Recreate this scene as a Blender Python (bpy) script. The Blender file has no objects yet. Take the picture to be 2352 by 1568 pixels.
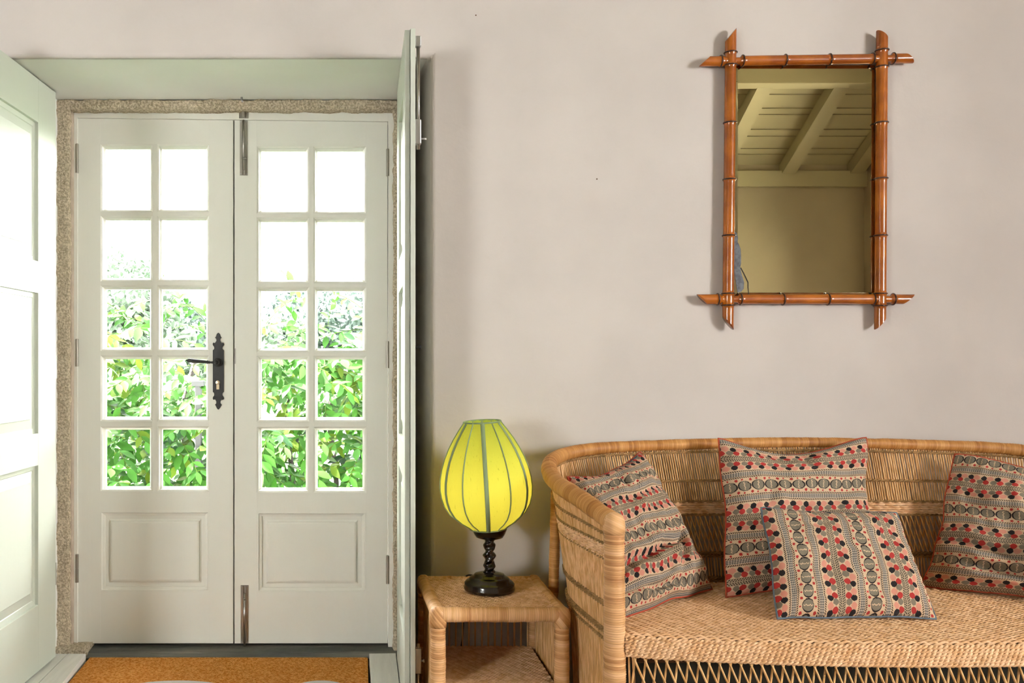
import bpy, math, random
import numpy as np
from mathutils import Vector, Matrix, noise

random.seed(7); RNG = np.random.default_rng(7)
PI = math.pi
SC = bpy.context.scene
COL = SC.collection

# ------------------------------------------------------------------ camera
F = 2029.0            # focal length in pixels of the 2352 x 1568 frame
CX, CY = 830.0, 830.0  # foot of the optical axis
CD, CH = 2.85, 1.12    # distance of the camera from the wall face, camera height
cam = bpy.data.cameras.new('camera'); cam_o = bpy.data.objects.new('camera', cam); COL.objects.link(cam_o)
cam_o.location = (0, -CD, CH); cam_o.rotation_euler = (PI / 2, 0, 0)
cam.sensor_width = 36; cam.lens = F / 2352 * 36
cam.shift_x = (1176 - CX) / 2352; cam.shift_y = (CY - 784) / 2352
cam.clip_start = .02; cam.clip_end = 300
SC.camera = cam_o

# ------------------------------------------------------------------ world, lights, exposure
SKY = 42.0
w = bpy.data.worlds.new('sky'); SC.world = w; w.use_nodes = True
bg = w.node_tree.nodes['Background']; bg.inputs[0].default_value = (1, .985, .95, 1); bg.inputs[1].default_value = SKY
SC.view_settings.view_transform = 'Standard'; SC.view_settings.look = 'None'
SC.view_settings.gamma = 1; SC.view_settings.use_curve_mapping = False
SC.view_settings.exposure = 0.36

def area(name, loc, target, sx, sy, power, color):
    l = bpy.data.lights.new(name, 'AREA'); l.shape = 'RECTANGLE'; l.size = sx; l.size_y = sy
    l.energy = power; l.color = color
    o = bpy.data.objects.new(name, l); COL.objects.link(o); o.location = loc
    d = Vector(target) - Vector(loc); o.rotation_euler = d.to_track_quat('-Z', 'Y').to_euler()
    return o
sun = bpy.data.lights.new('sun', 'SUN'); sun.energy = 165; sun.angle = math.radians(1.5); sun.color = (1, .96, .88)
sun_o = bpy.data.objects.new('sun', sun); COL.objects.link(sun_o); sun_o.rotation_euler = Vector((1, -.10, -1.15)).to_track_quat('-Z', 'Y').to_euler()
# daylight through the right wall's window, then an added fill behind the camera
area('window_daylight_right', (4.36, -3.75, 1.75), (0.9, 0, 1.35), .95, 1.25, 104, (1, .965, .93))
area('rear_fill_light', (-3.75, -4.96, 1.45), (-.5, .4, .9), 1.2, 1.2, 12, (1, .96, .90))  # added fill to brighten the door recess, no such source seen

def W(px, py, Z):
    return ((px - CX) * Z / F, Z - CD, CH - (py - CY) * Z / F)
def WX(px, Z): return (px - CX) * Z / F
def WZ(py, Z): return CH - (py - CY) * Z / F

# ------------------------------------------------------------------ material helpers
def srgb(r, g, b):
    return tuple(((c / 255) / 12.92 if c / 255 <= .04045 else ((c / 255 + .055) / 1.055) ** 2.4) for c in (r, g, b))
class E:
    """tiny expression wrapper over Math nodes"""
    nt = None
    def __init__(s, sock): s.s = sock
    @staticmethod
    def m(op, a, b=None, c=None):
        n = E.nt.nodes.new('ShaderNodeMath'); n.operation = op
        for i, v in enumerate((a, b, c)):
            if v is None: continue
            if isinstance(v, E): E.nt.links.new(v.s, n.inputs[i])
            else: n.inputs[i].default_value = v
        return E(n.outputs[0])
    def __add__(a, b): return E.m('ADD', a, b)
    __radd__ = __add__
    def __sub__(a, b): return E.m('SUBTRACT', a, b)
    def __rsub__(a, b): return E.m('SUBTRACT', b, a)
    def __mul__(a, b): return E.m('MULTIPLY', a, b)
    __rmul__ = __mul__
    def __truediv__(a, b): return E.m('DIVIDE', a, b)
    def __lt__(a, b): return E.m('LESS_THAN', a, b)
    def __gt__(a, b): return E.m('GREATER_THAN', a, b)
    def abs(a): return E.m('ABSOLUTE', a)
    def fract(a): return E.m('FRACT', a)
    def floor(a): return E.m('FLOOR', a)
    def max(a, b): return E.m('MAXIMUM', a, b)
    def min(a, b): return E.m('MINIMUM', a, b)
    def sin(a): return E.m('SINE', a)

def mat(name, col, rough=.6, metal=0, spec=.5, bump=0, bscale=40, var=0, vscale=8, col2=None, coat=0, detail=4, stretch=None, trans=0):
    m = bpy.data.materials.new(name); m.use_nodes = True; nt = m.node_tree; p = nt.nodes['Principled BSDF']
    p.inputs['Base Color'].default_value = (*col, 1); p.inputs['Roughness'].default_value = rough
    p.inputs['Metallic'].default_value = metal; p.inputs['Specular IOR Level'].default_value = spec
    p.inputs['Coat Weight'].default_value = coat
    tc = nt.nodes.new('ShaderNodeTexCoord'); src = tc.outputs['Object']
    if stretch:
        mp = nt.nodes.new('ShaderNodeMapping'); mp.inputs['Scale'].default_value = stretch
        nt.links.new(src, mp.inputs[0]); src = mp.outputs[0]
    if var or col2:
        n = nt.nodes.new('ShaderNodeTexNoise'); n.inputs['Scale'].default_value = vscale; n.inputs['Detail'].default_value = detail
        nt.links.new(src, n.inputs['Vector'])
        mx = nt.nodes.new('ShaderNodeMix'); mx.data_type = 'RGBA'
        c2 = col2 or tuple(max(0, c * (1 - var)) for c in col)
        mx.inputs[6].default_value = (*col, 1); mx.inputs[7].default_value = (*c2, 1)
        rp = nt.nodes.new('ShaderNodeMapRange'); rp.inputs[1].default_value = .38; rp.inputs[2].default_value = .62
        nt.links.new(n.outputs[0], rp.inputs[0]); nt.links.new(rp.outputs[0], mx.inputs[0]); nt.links.new(mx.outputs[2], p.inputs['Base Color'])
    if bump:
        n2 = nt.nodes.new('ShaderNodeTexNoise'); n2.inputs['Scale'].default_value = bscale; n2.inputs['Detail'].default_value = 5
        nt.links.new(src, n2.inputs['Vector'])
        b = nt.nodes.new('ShaderNodeBump'); b.inputs['Strength'].default_value = bump; b.inputs['Distance'].default_value = .01
        nt.links.new(n2.outputs[0], b.inputs['Height']); nt.links.new(b.outputs[0], p.inputs['Normal'])
    if trans:
        tr = nt.nodes.new('ShaderNodeBsdfTranslucent'); tr.inputs[0].default_value = (*[min(1, c * 1.25) for c in col], 1)
        ms = nt.nodes.new('ShaderNodeMixShader'); ms.inputs[0].default_value = trans
        nt.links.new(p.outputs[0], ms.inputs[1]); nt.links.new(tr.outputs[0], ms.inputs[2])
        nt.links.new(ms.outputs[0], nt.nodes['Material Output'].inputs[0])
    return m

def wrap_mat(name, c1, c2, c3, pitch=.006, rough=.5):
    """cane wound round a pole: UV x runs along the pole in metres, UV y round it"""
    m = bpy.data.materials.new(name); m.use_nodes = True; nt = m.node_tree; E.nt = nt
    p = nt.nodes['Principled BSDF']; p.inputs['Roughness'].default_value = rough
    uv = nt.nodes.new('ShaderNodeUVMap'); sep = nt.nodes.new('ShaderNodeSeparateXYZ'); nt.links.new(uv.outputs[0], sep.inputs[0])
    u = E(sep.outputs[0]); v = E(sep.outputs[1])
    uu = u + v * .004
    def wn(e):
        n = nt.nodes.new('ShaderNodeTexWhiteNoise'); n.noise_dimensions = '1D'; nt.links.new(e.s, n.inputs[1]); return E(n.outputs[0])
    band = wn((uu / pitch).floor()); band2 = wn((uu / (pitch * 4.3)).floor() + 77)
    nz = nt.nodes.new('ShaderNodeTexNoise'); nz.noise_dimensions = '2D'; nz.inputs['Scale'].default_value = 1; nz.inputs['Detail'].default_value = 3
    cb = nt.nodes.new('ShaderNodeCombineXYZ'); nt.links.new((u * 900).s, cb.inputs[0]); nt.links.new((v * 2.2).s, cb.inputs[1]); nt.links.new(cb.outputs[0], nz.inputs['Vector'])
    f = band * .40 + band2 * .45 + E(nz.outputs[0]) * .5 - .18
    cr = nt.nodes.new('ShaderNodeValToRGB'); nt.links.new(f.s, cr.inputs[0])
    cr.color_ramp.elements[0].position = .1; cr.color_ramp.elements[0].color = (*c3, 1)
    cr.color_ramp.elements[1].position = .9; cr.color_ramp.elements[1].color = (*c1, 1)
    e = cr.color_ramp.elements.new(.42); e.color = (*c2, 1)
    # thin joint line between turns
    line = ((uu / pitch).fract() < .09) * .35
    mx = nt.nodes.new('ShaderNodeMix'); mx.data_type = 'RGBA'; nt.links.new(line.s, mx.inputs[0]); nt.links.new(cr.outputs[0], mx.inputs[6])
    mx.inputs[7].default_value = (*[c * .45 for c in c3], 1)
    nt.links.new(mx.outputs[2], p.inputs['Base Color'])
    b = nt.nodes.new('ShaderNodeBump'); b.inputs['Strength'].default_value = .35; b.inputs['Distance'].default_value = .001
    nt.links.new(nz.outputs[0], b.inputs['Height']); nt.links.new(b.outputs[0], p.inputs['Normal'])
    return m

# ------------------------------------------------------------------ mesh helpers
class MB:
    def __init__(s): s.v = []; s.f = []; s.uv = []; s.n = 0
    def add(s, verts, faces, uvs=None):
        verts = np.asarray(verts, dtype=np.float64).reshape(-1, 3)
        s.v.append(verts); k = s.n; s.n += len(verts)
        if isinstance(faces, np.ndarray): s.f.extend((faces + k).tolist())
        else: s.f.extend([[i + k for i in f] for f in faces])
        s.uv.append(np.asarray(uvs, dtype=np.float64) if uvs is not None else np.zeros((len(verts), 2)))
        return s
    def box(s, x0, x1, y0, y1, z0, z1):
        v = [(x, y, z) for x in (x0, x1) for y in (y0, y1) for z in (z0, z1)]
        return s.add(v, [(0, 1, 3, 2), (4, 6, 7, 5), (0, 4, 5, 1), (2, 3, 7, 6), (0, 2, 6, 4), (1, 5, 7, 3)])
    def obj(s, name, m, parent=None, smooth=False, bevel=0, mat2=None):
        me = bpy.data.meshes.new(name)
        V = np.concatenate(s.v) if s.v else np.zeros((0, 3))
        me.from_pydata(V.tolist(), [], s.f)
        UV = np.concatenate(s.uv)
        ul = me.uv_layers.new(name='UVMap'); li = np.empty(len(me.loops), dtype=np.int32); me.loops.foreach_get('vertex_index', li)
        ul.data.foreach_set('uv', UV[li].ravel())
        if smooth: me.polygons.foreach_set('use_smooth', [True] * len(me.polygons))
        me.materials.append(m); me.update()
        o = bpy.data.objects.new(name, me); COL.objects.link(o)
        if parent is not None: o.parent = parent
        if bevel:
            b = o.modifiers.new('edge', 'BEVEL'); b.width = bevel; b.segments = 2; b.limit_method = 'ANGLE'
        return o
def fix_normals(o):
    import bmesh
    b = bmesh.new(); b.from_mesh(o.data); bmesh.ops.recalc_face_normals(b, faces=b.faces); b.to_mesh(o.data); b.free(); return o

def tube(mb, P, r, sides=8, up=(0, 0, 1), caps=True, flat=1.0, closed=False, u0=0.):
    P = np.asarray(P, float); n = len(P)
    if closed:
        T = np.roll(P, -1, 0) - np.roll(P, 1, 0)
    else:
        T = np.gradient(P, axis=0)
    T /= np.maximum(np.linalg.norm(T, axis=1, keepdims=True), 1e-12)
    up = np.asarray(up, float)
    U = np.broadcast_to(up, P.shape).copy() if up.ndim == 1 else up.copy()
    d = np.abs((U * T).sum(1)); bad = d > .97 * np.maximum(np.linalg.norm(U, axis=1), 1e-9)
    if bad.any(): U[:] = (1, .02, 0) if up.ndim == 1 and abs(T[:, 0]).mean() < .8 else U
    N = U - (U * T).sum(1, keepdims=True) * T; N /= np.maximum(np.linalg.norm(N, axis=1, keepdims=True), 1e-12)
    B = np.cross(T, N)
    a = np.linspace(0, 2 * PI, sides + 1)
    r = np.broadcast_to(np.asarray(r, float), (n,))
    V = P[:, None, :] + r[:, None, None] * (np.cos(a)[None, :, None] * N[:, None, :] * flat + np.sin(a)[None, :, None] * B[:, None, :])
    L = np.concatenate([[0], np.cumsum(np.linalg.norm(np.diff(P, axis=0), axis=1))]) + u0
    uv = np.stack([np.broadcast_to(L[:, None], (n, sides + 1)), np.broadcast_to((a / (2 * PI))[None, :], (n, sides + 1))], -1)
    S = sides + 1
    i = np.arange(n if closed else n - 1)[:, None] * S; j = np.arange(sides)[None, :]
    i2 = ((np.arange(n if closed else n - 1) + 1) % n)[:, None] * S
    Q = np.stack([i + j, i + j + 1, i2 + j + 1, i2 + j], -1).reshape(-1, 4)
    k = mb.n
    mb.add(V.reshape(-1, 3), Q, uv.reshape(-1, 2))
    if caps and not closed:
        mb.f.append([k + q for q in range(sides)][::-1]); mb.f.append([k + (n - 1) * S + q for q in range(sides)])
    return mb
def catmull(pts, n_per=12):
    P = np.asarray(pts, float); P = np.vstack([2 * P[0] - P[1], P, 2 * P[-1] - P[-2]]); out = []
    for i in range(1, len(P) - 2):
        t = np.linspace(0, 1, n_per, endpoint=False)[:, None]
        a, b, c, d = P[i - 1], P[i], P[i + 1], P[i + 2]
        out.append(.5 * ((2 * b) + (-a + c) * t + (2 * a - 5 * b + 4 * c - d) * t ** 2 + (-a + 3 * b - 3 * c + d) * t ** 3))
    out.append(P[-2:-1]); return np.vstack(out)
def resample(P, step):
    P = np.asarray(P, float); L = np.concatenate([[0], np.cumsum(np.linalg.norm(np.diff(P, axis=0), axis=1))])
    n = max(2, int(round(L[-1] / step)) + 1); s = np.linspace(0, L[-1], n)
    return np.stack([np.interp(s, L, P[:, k]) for k in range(P.shape[1])], 1)
def wrapped(mb, P, r, pitch=.006, sides=14, up=(0, 0, 1), amp=.05, rr=None):
    """pole bound with cane: radius ripples once per turn"""
    Q = resample(P, pitch / 3); n = len(Q)
    base = np.interp(np.linspace(0, 1, n), np.linspace(0, 1, len(rr)), rr) if rr is not None else np.full(n, r)
    k = np.arange(n) % 3; rnd = np.repeat(RNG.normal(0, .012, n // 3 + 1), 3)[:n]
    low = np.interp(np.arange(n), np.arange(0, n + 12, 12), RNG.normal(0, .03, len(np.arange(0, n + 12, 12))))
    rad = base * (1 + rnd + low - amp * (k == 0))
    return tube(mb, Q, rad, sides, up)
def lathe(mb, prof, seg=32, c=(0, 0, 0), twist=None):
    P = np.asarray(prof, float); n = len(P); a = np.linspace(0, 2 * PI, seg + 1)[:-1]
    V = np.zeros((n, seg, 3)); V[..., 0] = P[:, 0:1] * np.cos(a) + c[0]; V[..., 1] = P[:, 0:1] * np.sin(a) + c[1]; V[..., 2] = P[:, 1:2] + c[2]
    i = np.arange(n - 1)[:, None] * seg; j = np.arange(seg)[None, :]; j2 = (j + 1) % seg
    Q = np.stack([i + j, i + j2, i + seg + j2, i + seg + j], -1).reshape(-1, 4); k = mb.n
    mb.add(V.reshape(-1, 3), Q)
    mb.f.append([k + q for q in range(seg)][::-1]); mb.f.append([k + (n - 1) * seg + q for q in range(seg)])
    return mb

def tag(o, label, cat=None, group=None, kind=None):
    if label: o['label'] = label
    if cat: o['category'] = cat
    if group: o['group'] = group
    if kind: o['kind'] = kind
    return o
def thing(name, label, cat, loc=(0, 0, 0), group=None, kind=None):
    o = bpy.data.objects.new(name, None); COL.objects.link(o); o.location = loc; o.empty_display_size = .05
    return tag(o, label, cat, group, kind)
def at(root, o):
    """mesh was modelled in world space: keep it there under its thing"""
    o.parent = root; o.matrix_parent_inverse = Matrix.Translation(-root.location); return o

# ------------------------------------------------------------------ materials
M = {}
M['plaster'] = mat('pink_plaster', (.645, .597, .570), .9, bump=.5, bscale=7, var=.075, vscale=2.6, spec=.2)
M['plaster_in'] = mat('white_plaster', (.92, .92, .89), .8, bump=.12, bscale=12, var=.03, vscale=4, spec=.3)
M['far'] = mat('far_plaster', (.52, .455, .365), .9, bump=.2, bscale=8, var=.08, vscale=2, spec=.2)
M['cream'] = mat('cream_paint', (.87, .865, .80), .42, var=.03, vscale=3, bump=.04, bscale=60, stretch=(1, 1, .15), spec=.4)
M['shutter'] = mat('pale_sage_paint', (.64, .68, .60), .38, var=.03, vscale=2, bump=.04, bscale=50, stretch=(1, 1, .15), spec=.4)
M['board'] = mat('white_board_paint', (.90, .90, .87), .45, bump=.15, bscale=30, stretch=(6, .5, 1), var=.06, vscale=14)
M['ceil'] = mat('cream_ceiling_boards', (.56, .52, .37), .6, var=.05, vscale=3)
M['gap'] = mat('dark_joint', (.03, .025, .02), .9)
M['stone'] = mat('granite', (.78, .68, .52), .95, bump=1.0, bscale=190, col2=(.46, .38, .26), vscale=130, detail=9, spec=.2)
M['mortar'] = mat('mortar', (.55, .45, .36), .95, bump=.5, bscale=60, var=.2, vscale=20)
M['slate'] = mat('dark_threshold', (.055, .06, .058), .5, bump=.4, bscale=25, col2=(.17, .16, .14), vscale=6, stretch=(.35, 3, 1))
M['coir'] = mat('coir', (.56, .19, .030), .95, bump=1, bscale=260, col2=(.78, .36, .10), vscale=120, spec=.1, detail=2)
M['white_print'] = mat('white_print', (.75, .72, .72), .9, bump=.6, bscale=260)
M['steel'] = mat('brushed_steel', (.48, .46, .42), .33, metal=1, bump=.03, bscale=90)
M['zinc'] = mat('zinc', (.62, .63, .64), .4, metal=.9)
M['black'] = mat('black_iron', (.012, .012, .013), .45, bump=.05, bscale=80)
M['ebony'] = mat('black_lacquer', (.010, .007, .006), .22, coat=.4)
M['brass'] = mat('dull_brass', (.72, .60, .42), .3, metal=1)
M['wood_floor'] = mat('floor_boards', (.12, .06, .028), .5, var=.4, vscale=5, stretch=(.3, 4, 1))
M['bar'] = mat('dark_wood', (.13, .055, .02), .6, var=.4, vscale=10, stretch=(1, 5, 5))
M['bamboo'] = mat('amber_bamboo', (.44, .125, .012), .26, coat=.5, col2=(.30, .070, .007), vscale=14, detail=5, stretch=(1, 1, 1))
M['node'] = mat('burnt_bamboo_joint', (.05, .014, .004), .35, coat=.3)
M['wrap'] = wrap_mat('cane_wrap', (.86, .54, .28), (.70, .38, .155), (.46, .20, .06))
M['wrap_rail'] = wrap_mat('amber_cane_wrap', (.66, .34, .11), (.52, .235, .058), (.34, .125, .024), pitch=.007)
M['reed'] = mat('reed', (.86, .54, .25), .5, col2=(.62, .32, .10), vscale=26, detail=2, stretch=(6, 6, .6))
M['weave'] = mat('woven_cane', (.90, .60, .36), .6, col2=(.74, .43, .21), vscale=45, detail=3)
M['twine'] = mat('twisted_fibre', (.46, .26, .095), .8, bump=.5, bscale=300, var=.4, vscale=60)
M['under'] = mat('woven_backing', (.30, .165, .07), .8)
M['cord'] = mat('black_cable', (.01, .01, .01), .5)
M['olive'] = mat('dark_olive_board', (.028, .026, .014), .8)
M['pipe_red'] = mat('red_piping', (.42, .055, .02), .8)
M['pipe_blue'] = mat('blue_piping', (.12, .17, .23), .8)
M['tag_blue'] = mat('navy_tape', (.03, .045, .075), .85, bump=.4, bscale=400)
M['paving'] = mat('pale_paving', (.84, .82, .76), .9, var=.15, vscale=2)
M['ground'] = mat('garden_ground', (.020, .055, .010), .95, var=.3, vscale=1)
M['leaf_a'] = mat('leaf_light', (0.0158, 0.0590, 0.0058), .6, var=.25, vscale=20, trans=.35, spec=.10)
M['leaf_b'] = mat('leaf_mid', (0.0097, 0.0432, 0.0032), .6, var=.25, vscale=20, trans=.3, spec=.10)
M['leaf_c'] = mat('leaf_yellow', (0.0358, 0.0653, 0.0042), .6, var=.2, vscale=20, trans=.4, spec=.10)
M['leaf_d'] = mat('leaf_dark', (0.0038, 0.0218, 0.0045), .6, var=.3, vscale=20, trans=.2, spec=.10)
M['leaf_pale'] = mat('leaf_silvery', (0.0450, 0.0844, 0.0310), .6, var=.15, vscale=20, trans=.35, spec=.10)
M['stem'] = mat('vine_stem', (0.0098, 0.0063, 0.0049), .9, bump=.6, bscale=80)
M['far_leaf'] = mat('haze_tinted_foliage', (0.0581, 0.0855, 0.0581), .8, var=.25, vscale=1.5, trans=.3)  # pale grey-green puts the distance haze into the leaf colour
M['far_leaf2'] = mat('haze_tinted_blue_foliage', (0.0547, 0.0787, 0.0684), .8, var=.25, vscale=1.5, trans=.3)  # same haze in the colour, tinted bluer
M['bark'] = mat('pale_bark', (.045, .04, .05) if 1 else (0.0880, 0.0800, 0.0920), .9, var=.2, vscale=3)
M['postgrey'] = mat('slate_blue_metal', (.0030, .0055, .0085), .6)

def glass_mat():
    m = bpy.data.materials.new('window_glass'); m.use_nodes = True; nt = m.node_tree; nt.nodes.clear()
    o = nt.nodes.new('ShaderNodeOutputMaterial'); t = nt.nodes.new('ShaderNodeBsdfTransparent'); g = nt.nodes.new('ShaderNodeBsdfGlossy')
    t.inputs[0].default_value = (.98, .99, .985, 1); g.inputs['Roughness'].default_value = .01
    fr = nt.nodes.new('ShaderNodeFresnel'); fr.inputs[0].default_value = 1.25
    mx = nt.nodes.new('ShaderNodeMixShader'); nt.links.new(fr.outputs[0], mx.inputs[0]); nt.links.new(t.outputs[0], mx.inputs[1]); nt.links.new(g.outputs[0], mx.inputs[2])
    nt.links.new(mx.outputs[0], o.inputs[0]); return m
M['glass'] = glass_mat()
def mirror_mat():
    m = mat('old_mirror_silver', (.60, .53, .335), .035, metal=1)
    nt = m.node_tree; p = nt.nodes['Principled BSDF']; tc = nt.nodes.new('ShaderNodeTexCoord')
    n = nt.nodes.new('ShaderNodeTexNoise'); n.inputs['Scale'].default_value = 3; n.inputs['Detail'].default_value = 6; nt.links.new(tc.outputs['Object'], n.inputs['Vector'])
    r = nt.nodes.new('ShaderNodeMapRange'); r.inputs[1].default_value = .45; r.inputs[2].default_value = .75; r.inputs[3].default_value = .0; r.inputs[4].default_value = .035
    nt.links.new(n.outputs[0], r.inputs[0]); nt.links.new(r.outputs[0], p.inputs['Roughness'])
    return m
M['mirror'] = mirror_mat()
M['worn'] = mat('worn_silvering', (.075, .085, .105), .6, col2=(.14, .155, .18), vscale=90, detail=6)

def cushion_mat(name, across='v', phase=0., tint=1.0):
    """printed cotton: stripes of ovals, plaid, pebbles and herringbone; UVs are metres on the cloth"""
    m = bpy.data.materials.new(name); m.use_nodes = True; nt = m.node_tree; E.nt = nt
    p = nt.nodes['Principled BSDF']; p.inputs['Roughness'].default_value = .95; p.inputs['Specular IOR Level'].default_value = .15
    uv = nt.nodes.new('ShaderNodeUVMap'); sep = nt.nodes.new('ShaderNodeSeparateXYZ'); nt.links.new(uv.outputs[0], sep.inputs[0])
    U = E(sep.outputs[0]); V = E(sep.outputs[1])
    s, t = (U, V) if across == 'v' else (V, U)
    nz = nt.nodes.new('ShaderNodeTexNoise'); nz.noise_dimensions = '2D'; nz.inputs['Scale'].default_value = 260; nt.links.new(uv.outputs[0], nz.inputs['Vector'])
    jit = (E(nz.outputs[0]) - .5) * .0035
    P = .176; q = .0385
    a0 = (((t + phase) / P).fract() - .5).abs() * P
    a = a0 + jit
    sj = s + jit
    cur = [None]
    base = srgb(206, 180, 150)
    c0 = nt.nodes.new('ShaderNodeRGB'); c0.outputs[0].default_value = (*[c * tint for c in base], 1); cur[0] = c0.outputs[0]
    def put(mask, col):
        mx = nt.nodes.new('ShaderNodeMix'); mx.data_type = 'RGBA'; nt.links.new(mask.s, mx.inputs[0]); nt.links.new(cur[0], mx.inputs[6])
        mx.inputs[7].default_value = (*[c * tint for c in col], 1); cur[0] = mx.outputs[2]
    GREY = srgb(128, 120, 106); BLK = srgb(45, 42, 44); RED = srgb(174, 58, 56); PINK = srgb(206, 144, 126); PLD = srgb(140, 134, 128); LIGHT = srgb(208, 194, 174)
    def cell(off): return ((sj / q + off).fract() - .5) * q
    # ovals with dark crescents
    sx = cell(0.)
    e = (a / .0150) * (a / .0150) + (sx / .0190) * (sx / .0190)
    put(e < 1.0, BLK)
    sx2 = sx * 1.16
    e2 = (a / .0140) * (a / .0140) + (sx2 / .0176) * (sx2 / .0176)
    put(e2 < 1.0, GREY)
    split = ((sx + (a * 900).sin() * .0012).abs() < .0013) * (a < .012)
    put(split, base)
    # little flowers beside the ovals
    for off, aa, rr in ((.5, .0178, .0040), (.08, .0198, .0027)):
        c = cell(off); d = (a - aa) * (a - aa) + c * c
        put(d < rr * rr, RED)
    # plaid band with saw-tooth edges
    for aa in (.0262, .0452):
        row = ((a0 - aa).abs() < .0021) * ((s / (q / 7) + a0 * 160).fract() < .56)
        put(row, BLK)
    inb = (a0 > .0295) * (a0 < .0420)
    put(inb, LIGHT)
    pl = ((s / (q / 6)).fract() < .62).max((a0 / .0042).fract() < .55)
    put(inb * pl, srgb(150, 143, 134))
    put(inb * ((s / (q / 6)).fract() < .62) * ((a0 / .0042).fract() < .55), srgb(92, 88, 87))
    # pebbles
    for off, aa, col, ra, rs in ((.0, .0582, BLK, .0080, .0090), (.45, .0578, PINK, .0078, .0100), (.74, .0708, GREY, .0078, .0094), (.19, .0712, RED, .0080, .0092)):
        c = cell(.5 - off); da = (a - aa) / ra; dc = c / rs
        put((da * da + dc * dc + (da * dc).abs() * .35) < 1.0, col)
    # herringbone
    inh = a0 > .0785
    hz = ((s / .0062 + a0 * 120).fract() < .56) * ((a0 / .0040).fract() < .70)
    put(inh, srgb(176, 158, 134)); put(inh * hz, srgb(58, 53, 48))
    # faint cloth unevenness
    n2 = nt.nodes.new('ShaderNodeTexNoise'); n2.noise_dimensions = '2D'; n2.inputs['Scale'].default_value = 1400; nt.links.new(uv.outputs[0], n2.inputs['Vector'])
    bp = nt.nodes.new('ShaderNodeBump'); bp.inputs['Strength'].default_value = .3; bp.inputs['Distance'].default_value = .001
    nt.links.new(n2.outputs[0], bp.inputs['Height']); nt.links.new(bp.outputs[0], p.inputs['Normal'])
    nt.links.new(cur[0], p.inputs['Base Color'])
    return m

# ================================================================== THE SETTING
RX0, RX1, RY = -7.5, 4.45, -5.0       # room
OPZ = 2.102                            # soffit
xl0, xl1 = -1.26, -1.142               # opening edges: at the wall face, at the stone
xr0, xr1 = WX(990, 2.85), .150
SY = .46                               # stone plane
def quadgrid(mb, p00, p10, p11, p01, nu, nv, disp=0, seed=0, nscale=2.):
    p00, p10, p11, p01 = [np.array(p, float) for p in (p00, p10, p11, p01)]
    u = np.linspace(0, 1, nu + 1)[:, None, None]; v = np.linspace(0, 1, nv + 1)[None, :, None]
    G = (1 - u) * (1 - v) * p00 + u * (1 - v) * p10 + u * v * p11 + (1 - u) * v * p01
    if disp:
        n = np.cross(p10 - p00, p01 - p00); n /= np.linalg.norm(n)
        for i in range(1, nu):
            for j in range(1, nv):
                G[i, j] += n * disp * noise.noise(Vector(G[i, j] * nscale) + Vector((seed, 0, 0)))
    S = nv + 1; i = np.arange(nu)[:, None] * S; j = np.arange(nv)[None, :]
    mb.add(G.reshape(-1, 3), np.stack([i + j, i + S + j, i + S + j + 1, i + j + 1], -1).reshape(-1, 4)); return mb

def wall_block(mb, p0, p1, p2, p3, z0, z1):
    """prism over a plan quadrilateral"""
    v = [(p[0], p[1], z) for z in (z0, z1) for p in (p0, p1, p2, p3)]
    mb.add(v, [(0, 3, 2, 1), (4, 5, 6, 7), (0, 1, 5, 4), (1, 2, 6, 5), (2, 3, 7, 6), (3, 0, 4, 7)]); return mb
WH = 3.45
wf = MB(); YT = SY + .14; XA, XB = RX0 - .2, RX1 + .2
V = []
for y, a_, b_ in ((0, xl0, xr0), (YT, xl1, xr1)):
    for z in (-.1, OPZ, WH):
        for x in (XA, a_, b_, XB): V.append((x, y, z))
g4 = lambda r, c: r * 4 + c
Fw = []
for r_ in (0, 1):
    for c_ in (0, 1, 2):
        if r_ == 0 and c_ == 1: continue
        q_ = [g4(r_, c_), g4(r_, c_ + 1), g4(r_ + 1, c_ + 1), g4(r_ + 1, c_)]
        Fw.append(q_); Fw.append([k + 12 for k in q_][::-1])
Fw += [[1, 5, 17, 13], [6, 2, 14, 18], [5, 6, 18, 17]]                       # reveals, soffit
Fw += [[0, 4, 16, 12][::-1], [4, 8, 20, 16][::-1], [3, 15, 19, 7][::-1], [7, 19, 23, 11][::-1]]
Fw += [[8, 9, 21, 20], [9, 10, 22, 21], [10, 11, 23, 22], [0, 12, 13, 1], [2, 14, 15, 3]]
wf.add(V, Fw)
o = fix_normals(wf.obj('wall_front', M['plaster'], bevel=.014)); o.modifiers['edge'].segments = 5; tag(o, 'pinkish plastered wall behind the wicker settee and around the door opening', 'wall', kind='structure')
# whitewashed lining of the reveal (thin plaster skins on soffit and sides)
rv = MB()
quadgrid(rv, (xl0 + .012, .0165, OPZ - .0012), (xr0 - .004, .0165, OPZ - .0012), (xr1, SY, OPZ - .0012), (xl1, SY, OPZ - .0012), 40, 14, .0008, 3, 7)
o3 = rv.obj('soffit_whitewash', M['plaster_in'], smooth=True); o3.parent = o; o3['label'] = 'white painted soffit over the door'
rv = MB()
quadgrid(rv, (xl1 + .003, SY, 0), (xl1 + .003, SY, OPZ), (xl0 + .003, .012, OPZ), (xl0 + .003, .012, 0), 30, 10, .004, 9, 7)
o3 = rv.obj('reveal_whitewash', M['plaster_in'], smooth=True); o3.parent = o; o3['label'] = 'white painted left reveal'

sw = MB()   # side, rear walls
def solid(name, label, mm, boxes, cat='wall', bevel=0):
    b = MB()
    for bx in boxes: b.box(*bx)
    return tag(b.obj(name, mm, bevel=bevel), label, cat, kind='structure')
solid('wall_left', 'dark timber end wall of the room, far beyond the left edge of the picture', M['bar'], [(RX0 - .2, RX0, RY - .2, 0, -.1, WH)])
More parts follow.
